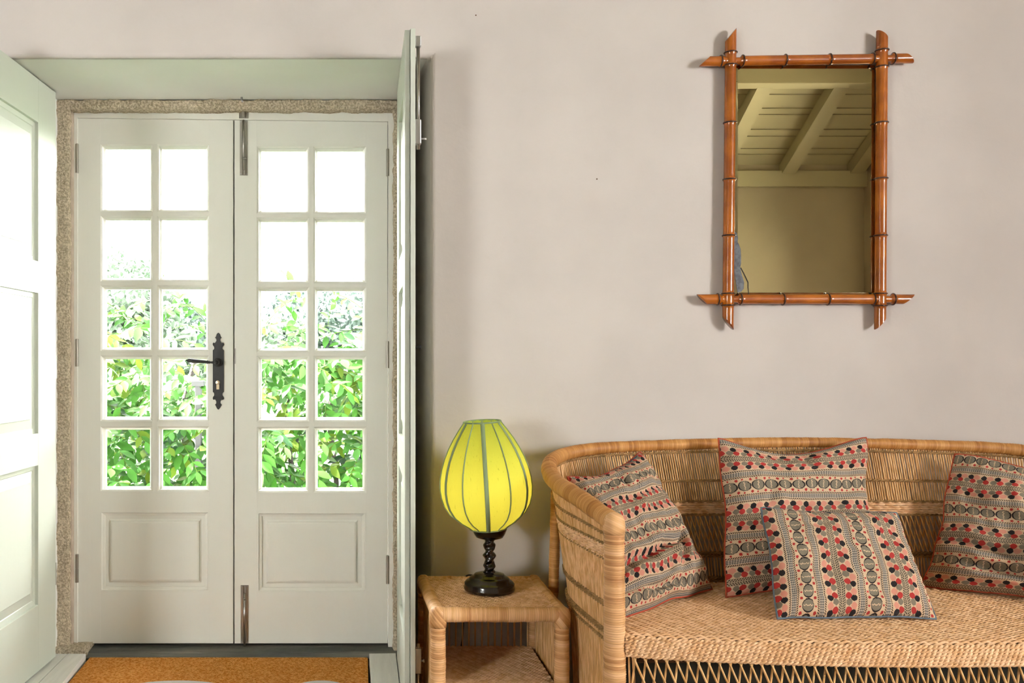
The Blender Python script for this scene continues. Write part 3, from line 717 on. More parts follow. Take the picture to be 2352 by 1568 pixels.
# ================================================================== MIRROR
ZM = 2.824
mir = thing('wall_mirror', 'tall mirror in an amber bamboo frame hanging on the plaster wall', 'mirror', W(1850, 410, 2.85))
mY = ZM - CD
def bamboo(name, p0, p1, r, nodes, necks, cut0, cut1, horiz):
    """p0->p1 in pixels; nodes: positions (px) of joints along the bar; cut = shear of each end"""
    A = np.array(W(*p0, ZM)); B = np.array(W(*p1, ZM)); L = np.linalg.norm(B - A); d = (B - A) / L
    pos = lambda px: abs(px - (p0[0] if horiz else p0[1])) * ZM / F
    nds = sorted(pos(x) for x in nodes); ss = sorted(set([0, .0005, L - .0005, L] + list(np.linspace(0, L, 90)) + [n + e for n in nds for e in (-.008, -.004, 0, .004, .008) if 0 < n + e < L]))
    ss = np.array(ss); rad = np.full(len(ss), r)
    for n in nds: rad += .0022 * np.exp(-((ss - n) / .0042) ** 2)
    for (a_, b_) in necks:
        a2, b2 = sorted((pos(a_), pos(b_))); rad = np.where((ss > a2) & (ss < b2), rad * .72, rad)
    seg = 18; side = np.array([0, 0, 1.]) if horiz else np.array([1., 0, 0]); out = np.array([0, -1., 0]); V = []
    for s, q in zip(ss, rad):
        t0 = max(0, 1 - s / .03); t1 = max(0, 1 - (L - s) / .03)
        for k in range(seg):
            a = 2 * PI * k / seg; off = side * math.cos(a) * q + out * math.sin(a) * q
            sh = 0
            if s < .03: sh += cut0 * (math.cos(a)) * q * t0 + abs(cut0) * q * t0 * 0
            if s > L - .03: sh += cut1 * math.cos(a) * q * t1
            V.append(A + d * (s + sh) + off)
    n = len(ss); i = np.arange(n - 1)[:, None] * seg; j = np.arange(seg)[None, :]; j2 = (j + 1) % seg
    Fq = np.stack([i + j, i + j2, i + seg + j2, i + seg + j], -1).reshape(-1, 4)
    b = MB(); b.add(V, Fq); b.f.append(list(range(seg))); b.f.append([(n - 1) * seg + k for k in range(seg)][::-1])
    o = at(mir, fix_normals(b.obj(name, M['bamboo'], smooth=True)))
    for nd in nds:
        c = A + d * nd; rb = MB(); pts = []
        rr_ = r + .0018
        for k in range(24):
            a = 2 * PI * k / 24; pts.append(c + side * math.cos(a) * rr_ + out * math.sin(a) * rr_)
        tube(rb, pts, .0024, 8, up=d, closed=True); q = rb.obj('joint_ring', M['node'], smooth=True); at(o, q)
        q.matrix_parent_inverse = Matrix.Translation(-mir.location) if False else Matrix.Identity(4)
    for q in o.children: q.matrix_parent_inverse = o.matrix_parent_inverse.inverted() if False else Matrix.Identity(4)
    return o
rB = .0172; CUTL, CUTR = 1.25, -1.2
bamboo('bamboo_upright', (1678.5, 80), (1672, 742), rB, [121, 150, 282, 412, 541, 674, 701], [], -1.25, CUTL, False)
bamboo('bamboo_upright', (2026, 80), (2021.5, 742), rB, [116, 154, 282, 410, 541, 674, 702], [], .8, CUTR, False)
bamboo('bamboo_crossbar', (1618, 141), (2088, 134), rB * .92, [1655, 1705, 1803, 1905, 2003, 2051], [(1661, 1700), (2008, 2047)], 1.15, -.8, True)
bamboo('bamboo_crossbar', (1612, 687), (2086, 687), rB * .92, [1648, 1700, 1798, 1901, 2005, 2051], [(1654, 1695), (2010, 2047)], -1.0, +1.15, True)
# bevelled glass
gx0, gx1, gy0, gy1 = 1686, 2011, 149, 680
Zg = 2.835; X0, X1, Z0, Z1 = WX(gx0, Zg), WX(gx1, Zg), WZ(gy1, Zg), WZ(gy0, Zg); yg = Zg - CD; bv = .012
V = [(X0, yg + .003, Z0), (X1, yg + .003, Z0), (X1, yg + .003, Z1), (X0, yg + .003, Z1), (X0 + bv, yg, Z0 + bv), (X1 - bv, yg, Z0 + bv), (X1 - bv, yg, Z1 - bv), (X0 + bv, yg, Z1 - bv), (X0, yg + .006, Z0), (X1, yg + .006, Z0), (X1, yg + .006, Z1), (X0, yg + .006, Z1)]
b = MB().add(V, [(4, 5, 6, 7), (0, 1, 5, 4), (1, 2, 6, 5), (2, 3, 7, 6), (3, 0, 4, 7), (8, 11, 10, 9), (0, 8, 9, 1), (1, 9, 10, 2), (2, 10, 11, 3), (3, 11, 8, 0)])
g = at(mir, b.obj('mirror_glass', M['mirror'])); g['label'] = 'aged olive tinted mirror glass'
b = MB().box(X0, X1, yg + .0065, -.002, Z0 + .01, Z1 - .01); at(mir, b.obj('backing_board', M['bar']))
# worn silvering low on the left side + a crack
def flat_poly(name, pts, mm, dy):
    b = MB(); n = len(pts); V = [(*[W(x, y, Zg)[0]], yg - dy, W(x, y, Zg)[2]) for x, y in pts] + [(*[W(x, y, Zg)[0]], yg - dy + .0005, W(x, y, Zg)[2]) for x, y in pts]
    b.add(V, [list(range(n))] + [(i, (i + 1) % n, n + (i + 1) % n, n + i) for i in range(n)]); q = fix_normals(b.obj(name, mm)); q.parent = g; return q
wp = [(1686, 531), (1692, 535), (1695, 546), (1694, 556), (1697, 561), (1701, 572), (1702, 590), (1702, 604), (1700, 615), (1704, 632), (1709, 648), (1708, 663), (1702, 670), (1694, 672), (1691, 655), (1687, 625), (1686, 590)]
q = flat_poly('worn_patch', wp, M['worn'], .0008); q['label'] = 'blue grey patch of lost silvering'
ck = [(1700, 615), (1707, 628), (1717, 649), (1717, 660), (1719, 676), (1720.5, 676), (1719, 660), (1719, 648), (1709, 627), (1702, 614)]
q = flat_poly('crack_line', ck, M['gap'], .0009)
# two tiny nail marks on the wall
for i, (px, py) in enumerate(((1093, 35), (1371, 411))):
    b = MB(); x_, y_, z_ = W(px, py, 2.85); ydisc(b, x_, z_, [(.0024, 0.0), (.0015, -.0012)], 10)
    tag(b.obj('nail_head', M['bar']), 'tiny dark nail head high on the wall, right of the shutter' if i == 0 else 'tiny nail mark on the bare wall between lamp and mirror', 'nail')

# ================================================================== SIDE TABLE
tb = thing('side_table', 'low square wicker side table between the open shutter and the settee', 'side table', (.375, -.235, 0))
tr_ = .0205; TZ = .445 - tr_
fl, frr = (.211, -.42), (.551, -.42); blx, brx = (.196, -.06), (.545, -.06)
def tpart(name, pts, r, mm=M['wrap'], pitch=.006, up=(0, 0, 1), sides=16, par=tb):
    b = MB(); wrapped(b, pts, r, pitch, sides, up); q = b.obj(name, mm, smooth=True); return at(par, q)
for (x, y) in (fl, frr): tpart('front_leg', [(x, y, 0), (x, y, TZ - .012)], .0215, up=(1, 0, 0))
for (x, y) in (blx, brx): tpart('rear_leg', [(x, y, 0), (x, y, TZ - .012)], .018, up=(1, 0, 0))
tpart('frame_rail', [(fl[0] + .012, fl[1], TZ), (frr[0] - .012, frr[1], TZ)], tr_)
tpart('frame_rail', [(blx[0] + .01, blx[1], TZ), (brx[0] - .01, brx[1], TZ)], tr_ * .9)
tpart('frame_rail', [(fl[0], fl[1] + .012, TZ), (blx[0], blx[1] - .0, TZ)], tr_)
tpart('frame_rail', [(frr[0], frr[1] + .012, TZ), (brx[0], brx[1] - .0, TZ)], tr_)
for (x, y) in (fl, frr, blx, brx):   # rounded bound corners
    b = MB(); n = 22; V = []; rC = .0245 if y < -.3 else .021
    prof = [(rC * .93, -.034), (rC * .98, -.02), (rC, -.006), (rC * .96, .006), (rC * .8, .015), (rC * .5, .0205), (rC * .12, .0215)]
    lathe(b, prof, n, (x, y, TZ)); V_ = np.concatenate(b.v); b.uv = [np.stack([V_[:, 2] + V_[:, 0], np.arctan2(V_[:, 1] - y, V_[:, 0] - x)], 1)]
    at(tb, b.obj('bound_corner', M['wrap'], smooth=True))
def weave_sheet(name, fX, rows, z0, root, lam=.022, rad=.0046, amp=.0017, mm=M['weave'], phase=PI / 2, sub=4, zf=None, label=None):
    """fX(g, t): point on the sheet; rows = list of g values; twill-like strands"""
    b = MB()
    for k, g in enumerate(rows):
        ends = fX(g, np.array([0., 1.])); L = np.linalg.norm(ends[1] - ends[0])
        n = max(4, int(L / lam * sub)); t = np.linspace(0, 1, n); P = fX(g, t)
        s = np.linspace(0, L, n)
        P = P.copy(); P[:, 2] += amp * np.sin(2 * PI * s / lam + k * phase + RNG.normal(0, .08))
        P[:, 1] += .0008 * np.sin(2 * PI * s / (lam * 3.1) + k)
        tube(b, P, rad * (1 + .10 * RNG.normal(0, 1, n).clip(-1.5, 1.5)), 6, up=(0, 0, 1), caps=False, flat=.55)
    q = b.obj(name, mm, smooth=True); q['kind'] = 'stuff'
    if label: q['label'] = label
    return at(root, q)
def quadP(a, b_, c, d):
    a, b_, c, d = [np.array(p, float) for p in (a, b_, c, d)]
    def f(g, t):
        t = np.asarray(t)[:, None]; return (a * (1 - g) + d * g) * (1 - t) + (b_ * (1 - g) + c * g) * t
    return f
tz = TZ + tr_ * .55
weave_sheet('woven_top', quadP((fl[0] + .012, fl[1] + .015, tz), (frr[0] - .012, frr[1] + .015, tz), (brx[0] - .012, brx[1] - .01, tz), (blx[0] + .012, blx[1] - .01, tz)), np.linspace(0, 1, 44), 0, tb, lam=.020, rad=.0052, amp=.0030, phase=PI / 2.6)
b = MB().box(fl[0], frr[0], fl[1] + .01, blx[1] - .01, tz - .008, tz - .003); at(tb, b.obj('top_backing', M['under']))
weave_sheet('woven_shelf', quadP((fl[0] + .012, fl[1] + .0, .222), (frr[0] - .012, frr[1] + .0, .222), (brx[0] - .012, brx[1] - .01, .222), (blx[0] + .012, blx[1] - .01, .222)), np.linspace(0, 1, 46), 0, tb, lam=.020, rad=.0052, amp=.002, phase=PI / 2.2)
b = MB().box(fl[0], frr[0], fl[1] + .01, blx[1] - .01, .212, .216); at(tb, b.obj('shelf_backing', M['under']))
tpart('shelf_rail', [(fl[0], fl[1], .215), (frr[0], frr[1], .215)], .012)
def reeds(mb, f, us, z0s, z1s, r=.0024, seg=8, sides=5, jit=.0015):
    for u, z0, z1 in zip(us, z0s, z1s):
        zz = np.linspace(z0, z1, seg); P = f(np.full(seg, u), zz) + RNG.normal(0, jit * .25, 3); tube(mb, P, r * RNG.uniform(.8, 1.15), sides, up=(1, 0, 0), caps=False)
for nm, (a_, b_) in (('side_reeds', (fl, blx)), ('side_reeds', (frr, brx)), ('back_reeds', (blx, brx))):
    mb = MB(); L = math.dist(a_, b_); n = int(L / (.0068 if nm == 'side_reeds' else .020))
    for i in range(1, n):
        t = i / n; x, y = a_[0] + (b_[0] - a_[0]) * t, a_[1] + (b_[1] - a_[1]) * t
        tl = RNG.normal(0, .003)
        tube(mb, [(x, y, 0.03), (x + RNG.normal(0, .001), y + RNG.normal(0, .001), .2), (x + tl * .3, y + tl, TZ)], .0028 * RNG.uniform(.8, 1.2), 5, up=(1, 0, 0), caps=False)
    q = mb.obj(nm, M['reed'], smooth=True); q['kind'] = 'stuff'; at(tb, q)

def rope(mb, P, r=.0026, pitch=.014, off=None):
    """two-ply twisted fibre laid along P"""
    Q = resample(P, pitch / 5); n = len(Q); T = np.gradient(Q, axis=0); T /= np.linalg.norm(T, axis=1, keepdims=True)
    U = np.cross(T, (0, 0, 1.)); U /= np.maximum(np.linalg.norm(U, axis=1, keepdims=True), 1e-9); Vv = np.cross(U, T)
    s = np.arange(n) * pitch / 5
    for k in (0, PI):
        a = (2 * PI * s / (2 * pitch) + k)[:, None]
        tube(mb, Q + r * .95 * (np.cos(a) * U + np.sin(a) * Vv), r, 5, caps=False)

# ================================================================== LAMP
lX, lY = WX(1124, 2.62), 2.62 - CD; lZ = tz + .0062
lp = thing('table_lamp', 'table lamp with ribbed green silk shade, lit, on the wicker side table', 'lamp', (lX, lY, lZ))
b = MB(); lathe(b, [(.070, 0), (.075, .003), (.076, .010), (.073, .016), (.074, .021), (.069, .027), (.060, .031), (.059, .036), (.052, .041), (.046, .043), (.044, .048), (.030, .052), (.022, .054)], 48, (0, 0, 0))
q = b.obj('base', M['ebony'], lp, smooth=True)
# barley-twist stem
b = MB(); n = 80; seg = 28; V = []
for i in range(n):
    z = .050 + .105 * i / (n - 1)
    for k in range(seg):
        a = 2 * PI * k / seg; r = .0155 + .0012 * math.sin(i * .5) * .6 + .0024 * math.cos(2 * (a - z * 120)); r += .0015 * math.cos(z * 2 * PI / .034); r = r * (1.08 if i < 6 or i > n - 6 else 1)
        V.append((r * math.cos(a), r * math.sin(a), z))
i_ = np.arange(n - 1)[:, None] * seg; j_ = np.arange(seg)[None, :]; j2_ = (j_ + 1) % seg
b.add(V, np.stack([i_ + j_, i_ + j2_, i_ + seg + j2_, i_ + seg + j_], -1).reshape(-1, 4)); b.obj('twisted_stem', M['ebony'], lp, smooth=True)
b = MB(); lathe(b, [(.016, .150), (.022, .152), (.040, .158), (.046, .168), (.050, .178), (.052, .183), (.052, .186), (.03, .186)], 40); b.obj('cup', M['ebony'], lp, smooth=True)
# shade, leaning slightly to the left
def shade_mat(name, col, tcol):
    m = mat(name, col, .7, spec=.2, bump=.2, bscale=120, stretch=(1, 1, .2)); nt = m.node_tree; p = nt.nodes['Principled BSDF']
    tr = nt.nodes.new('ShaderNodeBsdfTranslucent'); ms = nt.nodes.new('ShaderNodeMixShader'); ms.inputs[0].default_value = .5
    tc = nt.nodes.new('ShaderNodeTexCoord'); mp = nt.nodes.new('ShaderNodeMapping'); mp.inputs['Scale'].default_value = (1.3, 1.3, .09)
    n = nt.nodes.new('ShaderNodeTexNoise'); n.inputs['Scale'].default_value = 190; n.inputs['Detail'].default_value = 3
    nt.links.new(tc.outputs['Object'], mp.inputs[0]); nt.links.new(mp.outputs[0], n.inputs['Vector'])
    cr = nt.nodes.new('ShaderNodeValToRGB'); cr.color_ramp.elements[0].position = .24; cr.color_ramp.elements[0].color = (*[c * .5 for c in tcol], 1); cr.color_ramp.elements[1].position = .36; cr.color_ramp.elements[1].color = (*tcol, 1)
    nt.links.new(n.outputs[0], cr.inputs[0]); nt.links.new(cr.outputs[0], tr.inputs[0])
    nt.links.new(p.outputs[0], ms.inputs[1]); nt.links.new(tr.outputs[0], ms.inputs[2]); nt.links.new(ms.outputs[0], nt.nodes['Material Output'].inputs[0]); return m
M['silk'] = shade_mat('green_silk', (.34, .50, .07), (.70, .70, .15))
M['tape'] = mat('sage_tape', (.25, .34, .18), .8)
sh = [(0, .0535), (.010, .066), (.024, .088), (.044, .110), (.068, .1245), (.094, .132), (.120, .1345), (.148, .1325), (.178, .1265), (.208, .1165), (.238, .1030), (.266, .0875), (.292, .0705), (.312, .0560), (.318, .054)]
sh = [(z * 1.0, r) for z, r in sh]
shade = bpy.data.objects.new('shade', None); COL.objects.link(shade); shade.parent = lp; shade.matrix_basis = Matrix.Translation((-.0035, 0, .184)) @ Matrix.Rotation(math.radians(-3.4), 4, 'Y') @ Matrix.Rotation(math.radians(1.2), 4, 'X') @ Matrix.Rotation(math.radians(-97), 4, 'Z'); shade['label'] = 'ribbed green and yellow silk shade'
NG = 12
pr = np.array(sh)
for gk in range(NG):
    a0, a1 = 2 * PI * gk / NG, 2 * PI * (gk + 1) / NG; b = MB(); V = []; nu = 6
    for z, r in pr:
        p0 = np.array((r * math.cos(a0), r * math.sin(a0))); p1 = np.array((r * math.cos(a1), r * math.sin(a1)))
        for k in range(nu + 1):
            t = k / nu; c = (1 - t) * p0 + t * p1; c *= 1 - .010 * math.sin(PI * t); V.append((c[0], c[1], z))
    n = len(pr); S = nu + 1; i_ = np.arange(n - 1)[:, None] * S; j_ = np.arange(nu)[None, :]
    b.add(V, np.stack([i_ + j_, i_ + j_ + 1, i_ + S + j_ + 1, i_ + S + j_], -1).reshape(-1, 4)); b.obj('gore', M['silk'], shade, smooth=True)
    b = MB(); P = np.array([(r * math.cos(a0), r * math.sin(a0), z) for z, r in pr]) ; P[:, :2] *= 1.004
    if gk % 2 == 0: tube(b, P, .0062, 8, up=P * (1, 1, 0) + (1e-6, 0, 0), flat=.28, caps=False)
    else: tube(b, P, .0021, 6, caps=False, up=P * (1, 1, 0) + (1e-6, 0, 0))
    b.obj('rib', M['tape'], shade, smooth=True)
for z, r in ((.0, .0535), (.317, .0545)):
    b = MB(); tube(b, [(r * math.cos(a), r * math.sin(a), z) for a in np.linspace(0, 2 * PI, 37)[:-1]], .0024, 8, closed=True); b.obj('rim', M['tape'], shade, smooth=True)
# bulb
em = bpy.data.materials.new('bulb_glow'); em.use_nodes = True; pe = em.node_tree.nodes['Principled BSDF']; pe.inputs['Emission Color'].default_value = (1, .70, .33, 1); pe.inputs['Emission Strength'].default_value = 23
b = MB(); lathe(b, [(.012, -.045), (.014, -.03), (.024, -.010), (.029, .008), (.028, .022), (.020, .036), (.008, .043)], 20); q = b.obj('bulb', em, lp, smooth=True); q.location = (-.008, 0, .300)
b = MB(); lathe(b, [(.013, .184), (.013, .258)], 16, (-.004, 0, 0)); b.obj('lamp_holder', M['ebony'], lp)
# cable down behind the table
b = MB(); cp = catmull([(0, .060, .006), (-.01, .12, .008), (-.045, .165, .004), (-.052, .190, -.03), (-.054, .192, -.11), (-.058, .190, -.20), (-.070, .19, -.32), (-.02, .20, -.437)], 10)
tube(b, cp, .0028, 8, up=(1, 0, 0)); b.obj('power_cord', M['cord'], lp, smooth=True)

# ================================================================== WICKER SETTEE
SX = 1.367
sofa = thing('wicker_settee', 'long handwoven wicker settee with curved back against the plaster wall', 'sofa', (SX, -.38, 0))
Tt = np.array([(.629, -.65, .718), (.586, -.52, .7525), (.548, -.38, .779), (.547, -.28, .803), (.5725, -.20, .823), (.6435, -.125, .8385), (.775, -.088, .851), (1.051, -.075, .8606), (SX, -.072, .866)])
Bb = np.array([(.629, -.65, 0), (.622, -.54, 0), (.616, -.42, 0), (.614, -.33, 0), (.63, -.255, 0), (.69, -.19, 0), (.80, -.165, 0), (1.06, -.16, 0), (SX, -.16, 0)])
def mirror9(A): B2 = A[::-1][1:].copy(); B2[:, 0] = 2 * SX - B2[:, 0]; return np.vstack([A, B2])
NPC = 40
TC = catmull(mirror9(Tt), NPC); BC = catmull(mirror9(Bb), NPC)
# parametrise by arc length of the top curve
Ls = np.concatenate([[0], np.cumsum(np.linalg.norm(np.diff(TC, axis=0), axis=1))]); LT = Ls[-1]
def curve(C, u): return np.stack([np.interp(u * LT, Ls, C[:, k]) for k in range(3)], -1)
ZB = .690     # top of the woven belt at the back
def backness(u):
    top = curve(TC, u)[..., 2]; return np.clip((top - .718) / (.866 - .718), 0, 1)
def surf(u, lv, out=0.):
    """lv: height level as measured at the back; adapts to the lower arms"""
    u = np.atleast_1d(np.asarray(u, float)); lv = np.broadcast_to(np.asarray(lv, float), u.shape)
    T_, B_ = curve(TC, u), curve(BC, u); bk = backness(u)
    belt = ZB * (.955 + .045 * bk)
    z = np.where(lv <= ZB, lv * belt / ZB, belt + (lv - ZB) / (.866 - ZB) * (T_[:, 2] - belt))
    k = (np.clip(z / T_[:, 2], 0, 1) ** 2.3)[:, None]
    P = B_ * (1 - k) + T_ * k; P[:, 2] = z
    if out:
        d = curve(TC, np.clip(u + .004, 0, 1)) - curve(TC, np.clip(u - .004, 0, 1)); nn = np.stack([-d[:, 1], d[:, 0], d[:, 2] * 0], 1); nn /= np.linalg.norm(nn, axis=1, keepdims=True); P = P + nn * out
    return P
U = np.linspace(0, 1, 700)
# top rail
b = MB(); rr = np.interp(np.linspace(0, 1, 41), [0, .10, .2, .3, .5, .7, .8, .9, 1], [.0255, .0245, .0215, .0175, .0160, .0175, .0215, .0245, .0255])
wrapped(b, TC, .02, .0075, 18, rr=rr, amp=.04); at(sofa, b.obj('top_rail', M['wrap_rail'], smooth=True))
for sx in (.629, 2 * SX - .629):
    b = MB(); wrapped(b, [(sx, -.652, 0), (sx + (.001), -.652, .35), (sx, -.652, .722)], .0275, .0058, 20, up=(1, 0, 0), rr=[.0285, .0282, .0275, .0262, .025]); at(sofa, b.obj('front_post', M['wrap'], smooth=True))
    b = MB(); V_ = None; lathe(b, [(.0262, -.03), (.0268, -.012), (.0255, .004), (.020, .016), (.010, .022), (.002, .0235)], 24, (sx, -.652, .722)); V_ = np.concatenate(b.v); b.uv = [np.stack([V_[:, 2] + V_[:, 0] * .5, V_[:, 1] * 9], 1)]
    at(sofa, b.obj('post_cap', M['wrap'], smooth=True))
for sx, s in ((.60, -1), (2 * SX - .60, 1)):   # splayed rear legs
    b = MB(); wrapped(b, [(sx + s * .045, -.165, 0), (sx + s * .012, -.145, .42), (sx, -.13, .74)], .016, .006, 12, up=(1, 0, 0)); at(sofa, b.obj('rear_leg', M['wrap_rail'], smooth=True))
# reeds
uA, uB = .205, .795       # arms | back | arms
def reed_zone(name, u0, u1, lo, hi, step, r, out=0., lean=0.):
    mb = MB(); n = int((u1 - u0) * LT / step)
    for i in range(n + 1):
        u = u0 + (u1 - u0) * i / n; seg = max(3, int((hi - lo) / .03)); lv = np.linspace(lo, hi, seg)
        uu = np.clip(u + lean * (lv - lo) + RNG.normal(0, .00010) + RNG.normal(0, .00015) * (lv - lo) * 8, 0.004, .996)
        tube(mb, surf(uu, lv, out + RNG.normal(0, .0006)), r * RNG.uniform(.8, 1.2), 5, up=(1, .3, 0), caps=False)
    q = mb.obj(name, M['reed'], smooth=True); q['kind'] = 'stuff'; at(sofa, q)
reed_zone('back_reeds', uA, uB, .688, .852, .0072, .0024, lean=-.03)
reed_zone('back_reeds', uA, uB, .42, .532, .0098, .0024, lean=-.01)
reed_zone('back_reeds', uA, uB, .0, .42, .0085, .0030, out=-.002)
for a_, b_ in ((.008, uA), (uB, .992)):
    reed_zone('arm_reeds', a_, b_, .680, .850, .0062, .0026)
    reed_zone('arm_reeds', a_, b_, .0, .545, .0058, .0030, out=-.001)
    reed_zone('arm_reeds', a_, b_, .0, .545, .0075, .0026, out=-.005)
# criss-cross lattice
def lattice(name, u0, u1, lo, hi, pitch, dxa, dxb, r):
    mb = MB(); n = int((u1 - u0) * LT / pitch)
    for i in range(-4, n + 5):
        for k, dx in enumerate((dxa, dxb)):
            uc = u0 + pitch * i / LT + (pitch * .35 / LT if k else 0)
            lv = np.linspace(hi, lo, 7); uu = uc + dx / LT * np.linspace(0, 1, 7) + RNG.normal(0, .0002)
            if uu.min() < u0 - .002 or uu.max() > u1 + .002: continue
            tube(mb, surf(uu, lv, (.003 if k else -.002)), r * RNG.uniform(.85, 1.15), 5, up=(1, .3, 0), caps=False)
    q = mb.obj(name, M['reed'], smooth=True); q['kind'] = 'stuff'; at(sofa, q)
lattice('back_lattice', uA, uB, .531, .650, .0150, .036, -.012, .0023)
for a_, b_ in ((.006, uA), (uB, .994)):
    lattice('arm_lattice', a_, b_, .531, .655, .0125, .030, -.020, .0030)
# ropes (twined binding lines)
for lv in (.842, .752, .533, .524, .459, .451, .432):
    b = MB(); rope(b, surf(U[5:-5] if lv < .84 else U[3:-3], lv, .0045), .0025); rope(b, surf(U[5:-5], lv, -.0045), .0025); at(sofa, b.obj('binding_twine', M['twine'], smooth=True))
for lv in (.495, .478, .388, .310, .225, .14, .05):
    for a_, b_ in ((5, int(700 * uA)), (int(700 * uB), -5)):
        b = MB(); rope(b, surf(U[a_:b_], lv, -.0085), .0030); at(sofa, b.obj('binding_twine', M['twine'], smooth=True))
# woven belt
b = MB()
for k, lv in enumerate(np.linspace(.6525, .6835, 6)):
    P = surf(U[4:-4], lv); Q = resample(P, .0055); n = len(Q); T = np.gradient(Q, axis=0); T /= np.linalg.norm(T, axis=1, keepdims=True); Nn = np.cross(T, (0, 0, 1.)); s = np.arange(n) * .0055
    Q = Q + Nn * (.0032 * np.sign(np.sin(2 * PI * s / .030 + (k // 2) * PI)))[:, None]
    tube(b, Q, .0034, 6, up=(0, 0, 1), caps=False)
q = b.obj('woven_belt', M['weave'], smooth=True); q['kind'] = 'stuff'; at(sofa, q)
for lv in (.648, .688):
    b = MB(); rope(b, surf(U[4:-4], lv, .003), .0024); rope(b, surf(U[4:-4], lv, -.004), .0024); at(sofa, b.obj('binding_twine', M['twine'], smooth=True))
# seat
SZs = .437
arm = surf(U, SZs); armL = arm[:350]
order = np.argsort(armL[:, 1])
def xin(y): return np.interp(y, armL[:, 1], armL[:, 0]) if armL[0, 1] < armL[-1, 1] else np.interp(y, armL[::-1, 1], armL[::-1, 0])
def yfront(x): return -.655 - .075 * np.clip(1 - ((x - SX) / .73) ** 2, 0, 1) ** .8
YB_ = float(arm[350, 1]) - .002
def seatP(g, t):
    y_edge = -.655 * (1 - g) + YB_ * g
    xl = max(float(np.interp(y_edge, armL[:, 1], armL[:, 0])), .63) + .004 if g < .97 else float(np.interp(YB_ - .012, armL[:, 1], armL[:, 0])) + .03
    x = xl + (2 * (SX - xl)) * np.asarray(t); y = yfront(x) * (1 - g) + YB_ * g
    z = SZs + .006 * math.sin(PI * g) * 0 + .004 - .010 * max(0, (.06 - g) / .06) ** 2 - .006 * np.sin(PI * np.asarray(t)) * math.sin(PI * g)
    return np.stack([x, y, z + 0 * x], 1)
weave_sheet('woven_seat', seatP, np.linspace(0.0, 1, 58), 0, sofa, lam=.026, rad=.0058, amp=.0026, phase=PI / 3, label='flat handwoven seat')
b = MB(); xs = np.linspace(.64, 2 * SX - .64, 40); V = [(x, yfront(x) + .004, SZs - .005) for x in xs] + [(x, YB_, SZs - .005) for x in xs]
b.add(V, [(i, i + 1, 41 + i, 40 + i) for i in range(39)]); at(sofa, b.obj('seat_light_block', M['under']))  # plain sheet added under the weave to block light
# front twined apron
xs = np.linspace(.652, 2 * SX - .652, 260)
b = MB()
for k, z in enumerate(np.linspace(.438, .397, 6)):
    o_ = -.001 - .007 * math.sin(min(1, (k + .6) / 2.5) * PI / 2)
    Pq = np.stack([xs, yfront(xs) + o_, np.full_like(xs, z) - .003 * np.clip(1 - ((xs - SX) / .72) ** 2, 0, 1)], 1); Q = resample(Pq, .0026); n = len(Q); s = np.arange(n) * .0026; pt = .0125
    for j in (0, 1):
        ph = PI * s / pt + j * PI + k * .8
        R = Q.copy(); R[:, 1] += -.0032 * np.cos(ph); R[:, 2] += .0030 * np.sin(ph)
        tube(b, R, .0032 * (1 + .08 * RNG.normal(0, 1, n)), 6, caps=False)
q = b.obj('twined_apron', M['weave'], smooth=True); q['kind'] = 'stuff'; q['label'] = 'twined front edge of the seat'; at(sofa, q)
# slanting rods below
mb = MB(); x = .668
while x < 2 * SX - .66:
    for dx, ph, oy in ((.0265 * 4.1, 0, -.002), (-.008 * 4.1, .0105, .003)):
        xa = x + ph; xb = xa + dx
        if xb > 2 * SX - .655 or xb < .655:
            if dx > 0 and xb > 2 * SX - .655: continue
        pts = [(xa + dx * t, yfront(np.array(xa + dx * t)) + oy - .003, .398 - .26 * t) for t in np.linspace(0, 1, 6)]
        tube(mb, np.array(pts, float), .0027 * RNG.uniform(.9, 1.1), 6, up=(0, 1, 0), caps=False)
    x += .0245
for x in (.663, .672): tube(mb, [(x, -.66, .398), (x + .01 * (x - .655) / .01, -.66, .14)], .0026, 6, up=(0, 1, 0), caps=False)
q = mb.obj('slanting_rods', M['reed'], smooth=True); q['kind'] = 'stuff'; q['label'] = 'slanting cane rods under the seat'; at(sofa, q)
b = MB(); wrapped(b, [(.64, -.655, .13), (SX, -.728, .13), (2 * SX - .64, -.655, .13)], .014, .006, 12); at(sofa, b.obj('front_stretcher', M['wrap'], smooth=True))
b = MB().box(.66, 2 * SX - .66, -.60, -.56, .352, .402); at(sofa, b.obj('seat_bearer', M['bar'], bevel=.003))
b = MB().box(.66, 2 * SX - .66, -.575, -.562, .03, .350); at(sofa, b.obj('base_panel', M['olive']))
b = MB().box(.66, 2 * SX - .66, -.24, -.21, .352, .402); at(sofa, b.obj('seat_bearer', M['bar'], bevel=.003))

